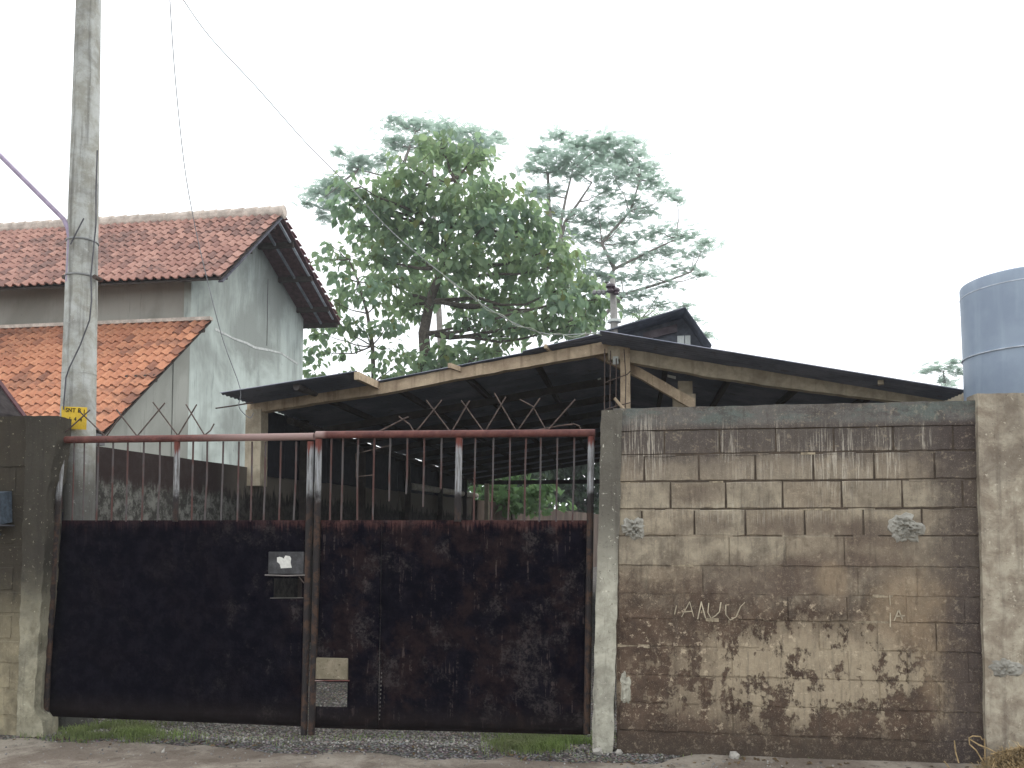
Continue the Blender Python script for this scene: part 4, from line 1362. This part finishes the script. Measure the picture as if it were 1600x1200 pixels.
# ridge and rake
x = XO + 0.05
b = MB()
b.tube([(XW, RG.y, RG.z + 0.0), (x, RG.y, RG.z + 0.0)], 0.13, 12)
b.build('ridge_bed', M('ridge'), house, True)
x = XO + 0.06
while x > -15.4:
    c0_, c1_ = Vector((x, RG.y, RG.z + 0.045)), Vector((x - 0.36, RG.y, RG.z + 0.03))
    MB().tube([c0_, c1_], [0.135, 0.12], 12).build('ridge_tile', M('ridge'), house, True)
    x -= 0.33
b = MB()
xx = XW
while xx < XL - 0.1:
    b.lathe((xx, yf - 0.04, LTp.z + 0.02), [(0.05, -0.03), (0.06, 0), (0.03, 0.03)], 6); xx += R.uniform(0.2, 0.3)
b.bar((XW, yf - 0.05, LTp.z + 0.0), (XL + 0.02, yf - 0.05, LTp.z + 0.0), 0.12, 0.07)
b.build('flashing_mortar', M('ridge'), house)
hb = simple('verge_board', (0.10, 0.10, 0.12), 0.9, 0.1)
MB().bar((XO - 0.03, EV.y + 0.05, EV.z - 0.10), (XO - 0.03, RG.y, RG.z - 0.10), 0.03, 0.1, (1, 0, 0)).build('verge_board', hb, house)
MB().bar((XO - 0.12, RG.y, RG.z - 0.13), (XO - 0.12, BK.y - 0.25, BK.z + 0.02), 0.04, 0.05, (1, 0, 0)).build('rafter', simple('grey_batten', (0.42, 0.45, 0.5)), house)
MB().bar((XO - 0.5, RG.y + 0.3, RG.z - 0.30), (XO - 0.5, BK.y - 0.1, BK.z - 0.08), 0.05, 0.05, (1, 0, 0)).build('rafter', simple('grey_batten2', (0.2, 0.21, 0.24)), house)
for t in (0.12, 0.5, 0.9):
    yy, z = EV.y + (RG.y - EV.y) * t, EV.z + (RG.z - EV.z) * t - 0.14
    MB().box(XG - 0.1, XO - 0.05, yy - 0.04, yy + 0.04, z - 0.1, z + 0.02).build('purlin', M('darkwood'), house)
for t in (0.2, 0.5, 0.8, 0.97):
    yy, z = RG.y + (BK.y - RG.y) * t, RG.z + (BK.z - RG.z) * t - 0.12
    MB().box(XG - 0.1, XO - 0.05, yy - 0.04, yy + 0.04, z - 0.1, z + 0.02).build('purlin', M('darkwood'), house)
nt = int((RG - BK).length / 0.28)
for k in range(nt):                         # tile ends along the far verge
    t = (k + 0.5) / nt
    p = RG.lerp(BK, t)
    MB().bar(p + Vector((-0.08, -0.12, 0.055)), p + Vector((-0.08, 0.14, 0.0)), 0.2, 0.03, (0, 0, 1)).build('verge_tile', simple('verge_tile', (0.17, 0.07, 0.07)) if k == 0 else bpy.data.materials['verge_tile'], house)
for px, py in ((243, 591), (318, 514)):     # log purlin ends below the lower roof
    p = PX(px, py, XL - 0.06)
    MB().tube([p, p + Vector((-0.7, 0, 0))], 0.075, 12).build('purlin', M('darkwood'), house, True)
# front wall beam end at the lower eave
p = PX(157, 679, XL)
MB().box(XL - 1.4, XL - 0.06, p.y + 0.02, p.y + 0.2, p.z - 0.16, p.z + 0.02).build('eave_beam', simple('grey_beam', (0.16, 0.16, 0.165)), house)

# small dark roof peeping over the left wall
dr = thing('dark_roof_shed', 'dark mossy tiled lean-to roof peeping over the left wall', 'shed', (-7, 8.5, 0))
DX = PY(38, 655, 8.4)
a, b1 = PY(0, 598, 8.4), PY(40, 652, 8.4)
dirv = (a - b1).normalized()
top = b1 + dirv * 2.2
MB().hexa([b1, top, top + Vector((0, 0, -0.06)), b1 + Vector((0, 0, -0.06))], (0, -1.3, 0)).build('roof', M('tile_dark'), dr)
MB().bar(b1 + Vector((0, -0.02, -0.01)), top + Vector((0, -0.02, -0.01)), 0.05, 0.07, (0, 1, 0)).build('verge_board', simple('maroon_board', (0.09, 0.04, 0.045)), dr)
MB().hexa([b1 + Vector((-0.12, 0.1, -0.07)), top + Vector((0, 0.1, -0.1)), Vector((top.x, top.y + 0.1, -0.1)), Vector((b1.x - 0.12, b1.y + 0.1, -0.1))], (0, 0.1, 0)).build('gable', M('tile_dark'), dr)
for k in range(5):
    z = b1.z + 0.10 + k * 0.12
    x = b1.x + dirv.x / dirv.z * (z - b1.z) - 0.1
    MB().box(x - 1.6, x, 8.46, 8.485, z - 0.11, z - 0.015).build('board', M('tile_dark'), dr)

# ================================================================== TREES
LEAF = [(0, 0, 0), (0, .35, .0), (0, .72, -.04), (0, 1.0, -.16), (-.30, .32, .07), (-.27, .66, .03), (.30, .32, .07), (.27, .66, .03)]
LEAFF = [(0, 1, 4), (0, 6, 1), (1, 2, 5, 4), (1, 6, 7, 2), (2, 3, 5), (2, 7, 3)]


def leaf_matrix(p, size, droop=0.6, out=None):
    az = R.uniform(0, 2 * math.pi)
    if out is not None and out.length > 1e-3: az = math.atan2(out.y, out.x) - math.pi / 2 + R.gauss(0, 0.8)
    pitch = -R.gauss(droop, 0.35)
    roll = R.gauss(0, 0.5)
    return Matrix.Translation(p) @ Matrix.Rotation(az, 4, 'Z') @ Matrix.Rotation(pitch, 4, 'X') @ Matrix.Rotation(roll, 4, 'Y') @ Matrix.Diagonal((size, size, size, 1))


def limb(b, p, q, r0, r1, seed):
    pts, rs_ = [], []
    n_ = 6
    d = q - p
    for i in range(n_ + 1):
        t = i / n_
        w_ = Vector((mn.noise(Vector((seed, t * 2.3, 0))), mn.noise(Vector((seed + 5, t * 2.3, 0))), mn.noise(Vector((seed + 9, t * 2.3, 0))))) * d.length * 0.10 * math.sin(math.pi * t)
        sag = Vector((0, 0, -d.length * 0.06 * math.sin(math.pi * t)))
        pts.append(p + d * t + w_ + sag); rs_.append(r0 + (r1 - r0) * t)
    b.tube(pts, rs_, 6)


def broad_tree(name, label, depth, trunk, clumps, leaf, mat, per=1.0, singles=0, tr=0.16, bark='bark', group=None, droop=0.75, nodes=None):
    """trunk: list of picture points; clumps: (px, py, rx, ry)"""
    base = PD(trunk[0][0], 832, depth); base.z = 0
    t = thing(name, label, 'tree', base, group)
    k = depth / F
    tp = [PD(a, c, depth) for a, c in trunk]
    tp[0].z = -0.2
    b = MB()
    b.tube(tp, [tr * (1 - 0.75 * i / (len(tp) - 1)) for i in range(len(tp))], 10)
    b.build('trunk', M(bark), t, True)
    mats = []
    for ci, (a, c, rx, ry) in enumerate(clumps):
        dd = R.uniform(-1, 1) * rx * k * 1.6
        cc = PD(a, c, depth + dd)
        nd = min(tp[1:], key=lambda p: (p - cc).length + (2 if p.z > cc.z + 0.3 else 0))
        lb = MB()
        limb(lb, nd, cc, tr * 0.3, tr * 0.08, ci * 3.1)
        for s in range(3):
            q = cc + Vector((R.uniform(-1, 1) * rx * k, R.uniform(-1, 1) * rx * k * .8, R.uniform(-.6, .9) * ry * k))
            limb(lb, cc, q, tr * 0.08, tr * 0.03, ci + s * .7)
        lb.build('limb', M(bark), t, True)
        cnt = int(rx * ry * per / 6.6)
        # leaves come in whorls at twig ends
        made = 0
        while made < cnt:
            v = Vector((R.gauss(0, .5), R.gauss(0, .5), R.gauss(0, .5)))
            if v.length > 1.15: continue
            tw = cc + Vector((v.x * rx * k, v.y * rx * k, v.z * ry * k))
            for s in range(R.randint(3, 6)):
                off = Vector((R.gauss(0, 1), R.gauss(0, 1), R.gauss(0, .6))) * leaf * 0.55
                mats.append(leaf_matrix(tw + off, leaf * R.uniform(.6, 1.2), droop, off + v * 0.2))
                made += 1
    order = sorted(range(len(mats)), key=lambda i: mats[i].translation.dot(FH))
    pick = set(order[:len(order) // 3][::max(1, len(order) // 3 // max(1, singles))][:singles]) if singles else set()
    fb = MB()
    lm = None
    if singles:
        lm = MB().add(LEAF, LEAFF).mesh('leaf', mat)
    bl = wloc(t)
    for i, mt in enumerate(mats):
        if i in pick:
            o = bpy.data.objects.new('leaf', lm); COL.objects.link(o); o.parent = t
            o.matrix_local = Matrix.Translation(-bl) @ mt
        else:
            fb.add([mt @ Vector(v) for v in LEAF], LEAFF)
    fo = fb.build('foliage', mat, t)
    fo['kind'] = 'stuff'
    return t


MAIN = [(688, 232, 44, 26), (735, 250, 40, 28), (640, 262, 36, 22), (565, 292, 34, 20), (612, 285, 30, 24), (600, 322, 40, 24), (545, 320, 26, 18), (660, 305, 40, 30), (715, 300, 44, 30),
        (770, 300, 36, 28), (812, 330, 34, 26), (560, 352, 34, 24), (620, 360, 44, 28), (690, 358, 48, 32), (755, 355, 48, 32), (826, 372, 42, 30), (590, 400, 40, 24), (650, 405, 46, 30),
        (720, 412, 50, 34), (790, 410, 50, 34), (858, 418, 42, 30), (900, 446, 34, 26), (606, 440, 36, 26), (670, 452, 44, 26), (742, 462, 50, 28), (812, 462, 50, 32), (876, 470, 42, 28), (920, 492, 30, 24),
        (640, 478, 30, 18), (735, 498, 40, 16), (785, 500, 40, 20), (838, 502, 44, 22), (896, 508, 34, 18), (700, 552, 38, 26), (740, 560, 34, 22), (668, 572, 34, 20), (640, 588, 30, 14), (770, 548, 22, 18),
        (800, 525, 26, 12), (930, 468, 20, 20), (845, 350, 28, 22), (870, 385, 28, 24)]
broad_tree('broadleaf_tree', 'large broad leaved tree with dense green crown rising behind the shed', 29, [(672, 832), (668, 600), (662, 520), (672, 470), (690, 420), (706, 350), (712, 280)],
           MAIN, 0.37, M('teak'), 1.0, 280, 0.26)
SECOND = [(520, 385, 14, 12), (500, 402, 14, 12), (548, 400, 18, 16), (532, 430, 20, 16), (520, 470, 22, 16), (556, 460, 26, 18), (588, 470, 24, 16), (500, 520, 16, 18), (530, 505, 26, 16), (566, 510, 26, 18), (604, 510, 26, 18),
          (490, 555, 16, 20), (498, 585, 18, 14), (545, 545, 22, 10), (610, 545, 22, 14), (632, 560, 22, 14), (600, 580, 26, 12), (540, 590, 30, 10), (575, 440, 20, 14)]
broad_tree('broadleaf_tree', 'slim young broad leaved tree between house gable and big tree', 26, [(584, 832), (584, 600), (582, 540), (574, 490), (560, 440), (545, 405)],
           SECOND, 0.30, M('teak'), 0.85, 16, 0.09)


def feather_tree(name, label, depth, trunks, pads, mat, per=1.0, tr=0.3):
    base = PD(trunks[0][0][0], 832, depth); base.z = 0
    t = thing(name, label, 'tree', base)
    k = depth / F
    b = MB()
    nodes = []
    for i, tk in enumerate(trunks):
        tp = [PD(a, c, depth) for a, c in tk]
        if i == 0: tp[0].z = -0.2
        r0 = tr if i == 0 else tr * 0.45
        P = []
        for j in range(len(tp)):
            P.append(tp[j])
        b.tube(P, [r0 * (1 - 0.75 * j / (len(P) - 1)) for j in range(len(P))], 7)
        nodes += tp[1:]
    b.build('trunk', M('pale_bark'), t, True)
    fb = MB()
    for ci, (a, c, rx, ry) in enumerate(pads):
        dd = R.uniform(-1, 1) * rx * k
        cc = PD(a, c, depth + dd)
        nd = min(nodes, key=lambda p: (p - cc).length + (4 if p.z > cc.z else 0))
        lb = MB()
        limb(lb, nd, cc, tr * 0.14, tr * 0.04, ci * 2.3)
        for s in range(4):
            q = cc + Vector((R.uniform(-1, 1) * rx * k, R.uniform(-1, 1) * rx * k, R.uniform(-.6, .6) * ry * k))
            limb(lb, cc, q, tr * 0.05, tr * 0.02, ci + s)
        lb.build('limb', M('pale_bark'), t, True)
        cnt = int(rx * ry * per / 0.48)
        for _ in range(cnt // 6):
            u, v = R.gauss(0, .5), R.gauss(0, .5)
            f = cc + Vector((u * rx * k, v * rx * k, R.gauss(0, .42) * ry * k - abs(u) * ry * k * .35))
            az = R.uniform(0, 2 * math.pi)
            d = Vector((math.cos(az), math.sin(az), R.gauss(-.1, .25)))
            nrm = Vector((R.gauss(0, .25), R.gauss(0, .25), 1)).normalized()
            side_ = d.cross(nrm).normalized()
            Lf = R.uniform(.3, .5) * depth / 50
            for s in range(5):              # pinnate frond: paired leaflets
                o_ = f + d * (Lf * s / 5)
                wl = 0.15 * depth / 50 * (1 - s / 9)
                for sg_ in (-1, 1):
                    q0 = o_ + side_ * sg_ * wl
                    fb.add([o_, o_ + d * Lf * .14, q0 + d * Lf * .17, q0], [(0, 1, 2, 3)])
    fo = fb.build('foliage', mat, t)
    fo['kind'] = 'stuff'
    return t


LEFTP = [(530, 236, 16, 6), (560, 248, 16, 7), (625, 192, 28, 9), (662, 196, 32, 11), (700, 205, 36, 12), (745, 213, 34, 10), (772, 216, 22, 7), (615, 222, 24, 9), (655, 228, 34, 10), (600, 248, 26, 9), (560, 262, 30, 9),
         (520, 285, 28, 10), (495, 302, 26, 8), (480, 318, 18, 5), (535, 300, 30, 10), (700, 235, 40, 12), (750, 235, 30, 9), (505, 338, 16, 8), (515, 320, 20, 8)]
feather_tree('feathery_tree', 'pale feathery tree whose flat sprays show above the left of the big crown', 52,
             [[(700, 832), (690, 560), (680, 380), (675, 250)], [(680, 380), (620, 280), (560, 265)], [(675, 300), (720, 240), (750, 222)], [(620, 285), (640, 230), (650, 205)]], LEFTP, M('feather'), 1.15)
RIGHTP = [(845, 238, 24, 9), (872, 212, 22, 8), (905, 225, 34, 12), (880, 246, 40, 11), (945, 222, 34, 12), (935, 250, 44, 12), (975, 240, 34, 13), (1000, 262, 34, 11), (960, 275, 44, 9), (1018, 284, 30, 9), (835, 262, 24, 8),
          (1040, 302, 24, 7), (1058, 310, 14, 5), (870, 265, 24, 7), (905, 270, 30, 7), (985, 222, 20, 8), (900, 335, 24, 6), (865, 330, 20, 7), (935, 322, 22, 5), (950, 350, 30, 7), (985, 340, 24, 6), (925, 372, 34, 8), (975, 378, 34, 8),
          (1025, 362, 34, 8), (1065, 366, 36, 7), (1100, 380, 24, 6), (1085, 395, 26, 5), (1040, 392, 34, 7), (1000, 402, 34, 7), (950, 405, 30, 8), (1060, 420, 34, 5), (1095, 428, 18, 5), (1010, 428, 34, 7), (970, 436, 30, 8),
          (1040, 446, 26, 5), (1000, 460, 30, 6), (960, 462, 26, 8), (1030, 476, 24, 5), (985, 485, 22, 8), (940, 430, 20, 8), (1085, 500, 14, 7), (1100, 522, 14, 6), (1068, 478, 16, 5), (905, 400, 22, 8), (835, 300, 22, 9), (862, 300, 22, 9), (920, 345, 26, 8), (945, 300, 26, 7), (890, 365, 24, 8), (915, 425, 24, 8), (1010, 330, 20, 7), (990, 312, 20, 7)]
feather_tree('feathery_tree', 'pale feathery tree with forked bare branches behind the right of the crown', 46,
             [[(905, 832), (900, 560), (884, 470), (868, 400), (858, 330), (856, 270)], [(884, 470), (876, 350), (884, 310), (896, 262)], [(868, 400), (884, 345), (905, 315), (925, 285)],
              [(900, 520), (960, 420), (1010, 395), (1060, 372)], [(900, 540), (975, 460), (1040, 440), (1080, 425)], [(960, 420), (940, 380), (985, 330), (1000, 280)], [(905, 560), (1000, 500), (1080, 505)]],
             RIGHTP, M('feather'), 1.1)
feather_tree('feathery_tree', 'faint distant tree above the shed roof beside the blue tank', 60, [[(1480, 832), (1478, 620), (1474, 580)]],
             [(1462, 574, 22, 7), (1488, 565, 12, 8), (1445, 578, 12, 4), (1478, 592, 12, 8), (1495, 580, 12, 8), (1470, 605, 20, 6)], M('feather'), 1.3, 0.18)

# palm-like crown behind the monitor roof
pt = thing('palm_tree', 'small palm showing its dark fronds behind the raised ridge roof', 'palm', Vector((PD(1012, 832, 30).x, PD(1012, 832, 30).y, 0)))
pc = PD(1012, 500, 30)
MB().tube([Vector((pc.x, pc.y, -0.1)), pc], [0.14, 0.1], 8).build('trunk', M('bark'), pt, True)
for i in range(16):
    az = 2 * math.pi * i / 16 + R.uniform(-.2, .2)
    el = R.uniform(0.1, 1.1)
    Lf = R.uniform(0.8, 1.15)
    b = MB()
    for s in range(9):
        t = s / 9
        o_ = pc + Vector((math.cos(az) * math.cos(el) * Lf * t, math.sin(az) * math.cos(el) * Lf * t, Lf * (math.sin(el) * t - 0.55 * t * t)))
        sd_ = Vector((-math.sin(az), math.cos(az), -0.35))
        for sg_ in (-1, 1):
            q = o_ + Vector((sd_.x * sg_, sd_.y * sg_, -0.3)) * 0.26 * math.sin(math.pi * (0.15 + 0.8 * t)) + Vector((math.cos(az), math.sin(az), 0)) * 0.12
            b.add([o_, o_ + Vector((math.cos(az), math.sin(az), 0)) * .05, q], [(0, 1, 2)])
    b.build('frond', M('teak'), pt)

# bush and dark growth behind the compound, seen below the shed roof
broad_tree('leafy_bush', 'bright large leaved bush over the rear wall, seen through the gate bars', 27.5, [(800, 832), (800, 800), (795, 770), (790, 750)],
           [(765, 745, 22, 18), (800, 738, 24, 12), (760, 770, 22, 14), (790, 768, 26, 16), (825, 770, 24, 16), (850, 765, 16, 14), (830, 790, 24, 10), (790, 790, 26, 10), (755, 790, 20, 10), (868, 790, 14, 8)],
           0.34, M('bushleaf'), 1.3, 90, 0.06, droop=0.5)['category'] = 'bush'
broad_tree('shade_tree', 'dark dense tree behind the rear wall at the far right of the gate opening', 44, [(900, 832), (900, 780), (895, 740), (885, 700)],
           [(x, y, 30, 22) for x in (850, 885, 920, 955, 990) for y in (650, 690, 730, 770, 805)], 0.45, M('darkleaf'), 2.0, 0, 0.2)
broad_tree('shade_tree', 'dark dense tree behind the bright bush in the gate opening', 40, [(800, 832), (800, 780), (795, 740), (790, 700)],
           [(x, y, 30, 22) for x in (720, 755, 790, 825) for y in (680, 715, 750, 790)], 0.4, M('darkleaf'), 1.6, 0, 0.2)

# ================================================================== SMALL THINGS ON THE GROUND
def grass(name, label, regions, n_, hgt, mat, seed):
    rr = random.Random(seed)
    b = MB()
    while n_:
        x0, x1, y0, y1 = rr.choice(regions)
        a, c = rr.gauss((x0 + x1) / 2, (x1 - x0) * .3), rr.gauss((y0 + y1) / 2, (y1 - y0) * .3)
        p = PG(a, c, -0.055)
        if mn.noise(Vector((p.x * 3.5, p.y * 5, seed))) < rr.uniform(-0.35, 0.25): continue
        p.z = gz(p.x, p.y)
        h_ = hgt * rr.uniform(.4, 1.3)
        az = rr.uniform(0, 6.28)
        d = Vector((math.cos(az), math.sin(az), 0))
        s_ = Vector((-d.y, d.x, 0)) * 0.0025
        q = p + Vector((0, 0, h_ * .6)) + d * h_ * .15
        t = p + Vector((0, 0, h_ * .85)) + d * h_ * .6
        b.add([p - s_, p + s_, q + s_ * .8, q - s_ * .8, t], [(0, 1, 2, 3), (3, 2, 4)])
        n_ -= 1
    return tag(b.build(name, mat), label, 'grass', kind='stuff')
grass('grass', 'green grass growing under the left leaf of the gate', [(75, 270, 1128, 1154), (110, 260, 1135, 1154)], 4200, 0.055, M('grass'), 3)
grass('grass', 'bright green grass under the right end of the gate', [(775, 915, 1148, 1174)], 4600, 0.06, M('grass'), 5)
grass('grass', 'sparse weeds along the edge of the road', [(270, 780, 1146, 1160), (960, 1530, 1172, 1192)], 700, 0.035, M('grass'), 7)

ICO = [(0, 0, 1), (.89, 0, .45), (.28, .85, .45), (-.72, .53, .45), (-.72, -.53, .45), (.28, -.85, .45), (.72, .53, -.45), (-.28, .85, -.45), (-.89, 0, -.45), (-.28, -.85, -.45), (.72, -.53, -.45), (0, 0, -1)]
ICOF = [(0, 1, 2), (0, 2, 3), (0, 3, 4), (0, 4, 5), (0, 5, 1), (1, 6, 2), (2, 6, 7), (2, 7, 3), (3, 7, 8), (3, 8, 4), (4, 8, 9), (4, 9, 5), (5, 9, 10), (5, 10, 1), (1, 10, 6), (11, 7, 6), (11, 8, 7), (11, 9, 8), (11, 10, 9), (11, 6, 10)]
def stone(b, p, s, rr):
    rot = Euler((rr.uniform(0, 6), rr.uniform(0, 6), rr.uniform(0, 6))).to_matrix()
    k = [rr.uniform(.75, 1.25) for _ in ICO]
    b.add([p + rot @ (Vector(v) * kk * s * 0.5) * 1.0 for v, kk in zip(ICO, k)], ICOF)
def stone_mat():
    t = NT('mixed_stone', 0.9, 0.15)
    c = t.mix(t.geo.outputs['Random Per Island'], (0.10, 0.095, 0.09), (0.34, 0.325, 0.30))
    return t.done(c, t.noise(60, 4, 0.6), 0.3, 0.003)
sm = stone_mat()
rr = random.Random(5)
b = MB()
for _ in range(6500):
    x = rr.uniform(-5.2, 0.3); y = 6.10 + 0.14 * smooth01((-x - 1.5) / 2.5) + abs(rr.gauss(0, 1.1))
    if rr.random() < 0.25: x = rr.uniform(-2.9, -1.6); y = rr.uniform(7.2, 10.2)
    stone(b, Vector((x, y, gz(x, y) + 0.003)), rr.uniform(.008, .026) * (1.0 if y > 6.25 else 0.7), rr)
tag(b.build('gravel', sm), 'grey gravel strip under and behind the gate', 'gravel', kind='stuff')
b = MB()
for _ in range(500):
    x, y = rr.uniform(-5.2, 3.8), 6.1 - abs(rr.gauss(0, .5)) * 0.8
    stone(b, Vector((x, y, max(gz(x, y), rz(x, y)) + 0.002)), rr.uniform(.005, .02), rr)
for _ in range(140):
    x, y = rr.uniform(0.75, 3.6), rr.uniform(5.98, 6.2)
    stone(b, Vector((x, y, gz(x, y) + 0.004)), rr.uniform(.01, .03), rr)
tag(b.build('road_pebbles', sm), 'loose pebbles strewn over the dirt road', 'pebbles', kind='stuff')
for px, py, s, lab in ((1147, 1187, .075, 'pale angular stone lying at the foot of the block wall'), (970, 1140, .06, 'whitish broken stone lodged at the foot of the grey pillar'),
                       (255, 1170, .035, 'small white stone alone on the road before the left gate leaf'), (937, 1158, .08, 'lump of concrete at the pillar base beside the grass')):
    p = PG(px, py, -0.03)
    p.y = min(p.y, 6.19); p.z = max(rz(p.x, p.y), gz(p.x, p.y)) + s * .2
    b = MB()
    stone(b, p, s, rr)
    tag(b.build('stone', simple('pale_stone%d' % px, (0.4, 0.38, 0.34), 0.9, 0.1, 0.2, 30, 0.5), None, base=p), lab, 'stone')

b = MB()
for _ in range(170):
    x = rr.uniform(-5.0, 3.7)
    y = (6.12 if x < 0.75 else 6.16) - abs(rr.gauss(0, .12)) + (0.1 if x < -1 else 0)
    mt = Matrix.Translation((x, y, max(gz(x, y), rz(x, y)) + 0.006)) @ Euler((rr.gauss(0, .25), rr.gauss(0, .25), rr.uniform(0, 6.28))).to_matrix().to_4x4() @ Matrix.Diagonal((.035, .05, .05, 1))
    b.add([mt @ Vector(v) for v in LEAF], LEAFF)
tag(b.build('leaf_litter', simple('dead_leaf', (0.12, 0.085, 0.05), 0.9, 0.1, 0.5, 40)), 'dead brown leaves littering the foot of the walls and gate', 'leaves', kind='stuff')

# straw heap and dry stems at the right edge
hc = PG(1600, 1192, -0.03)
hc = Vector((PY(1598, 1190, 5.96).x, 5.96, hc.z))
b = MB()
rr = random.Random(9)
for _ in range(4200):
    a = rr.uniform(0, 6.28); q = abs(rr.gauss(0, .5))
    if q > 1: continue
    z = 0.19 * (1 - q * q)
    p = Vector((hc.x + math.cos(a) * q * .34, hc.y + math.sin(a) * q * .2, gz(hc.x, hc.y) + z * rr.uniform(.3, 1)))
    az = rr.uniform(0, 6.28)
    d = Vector((math.cos(az), math.sin(az), rr.gauss(0, .3))) * rr.uniform(.03, .10)
    s_ = Vector((-d.y, d.x, 0)).normalized() * 0.0022
    b.add([p - s_, p + s_, p + d * .5 + s_ + Vector((0, 0, .012)), p + d * .5 - s_ + Vector((0, 0, .012)), p + d], [(0, 1, 2, 3), (3, 2, 4)])
hp_ = b.build('straw_heap', M('straw'), None, base=hc)
tag(hp_, 'heap of dry yellow straw in the bottom right corner', 'straw', kind='stuff')
st_ = thing('dry_stems', 'curled dry plant stems standing beside the straw heap', 'plant', PG(1535, 1192, -0.03))
for pts in ([(1536, 1190), (1525, 1172), (1515, 1163), (1514, 1153), (1520, 1150), (1532, 1151), (1535, 1156)], [(1515, 1155), (1530, 1164), (1545, 1170), (1556, 1176)], [(1539, 1188), (1539, 1168), (1538, 1154)],
            [(1491, 1157), (1493, 1175), (1498, 1192)], [(1475, 1189), (1482, 1198), (1488, 1208)], [(1548, 1178), (1575, 1172), (1600, 1167)]):
    MB().tube([PY(a, c, 5.98) for a, c in pts], 0.0045, 5).build('stem', M('straw'), st_, True)

# ================================================================== HAZE
hz = MB().box(-158, 158, -158, 158, -1.6, 31).build('haze', None)
hm = bpy.data.materials.new('haze_air'); hm.use_nodes = True
ht = hm.node_tree; ht.nodes.clear()
ho = ht.nodes.new('ShaderNodeOutputMaterial'); hv = ht.nodes.new('ShaderNodeVolumePrincipled')
hv.inputs['Color'].default_value = (0.93, 0.97, 1.0, 1)
hv.inputs['Density'].default_value = 0.0013
ht.links.new(hv.outputs[0], ho.inputs['Volume'])
hz.data.materials.append(hm)
hz['kind'] = 'stuff'
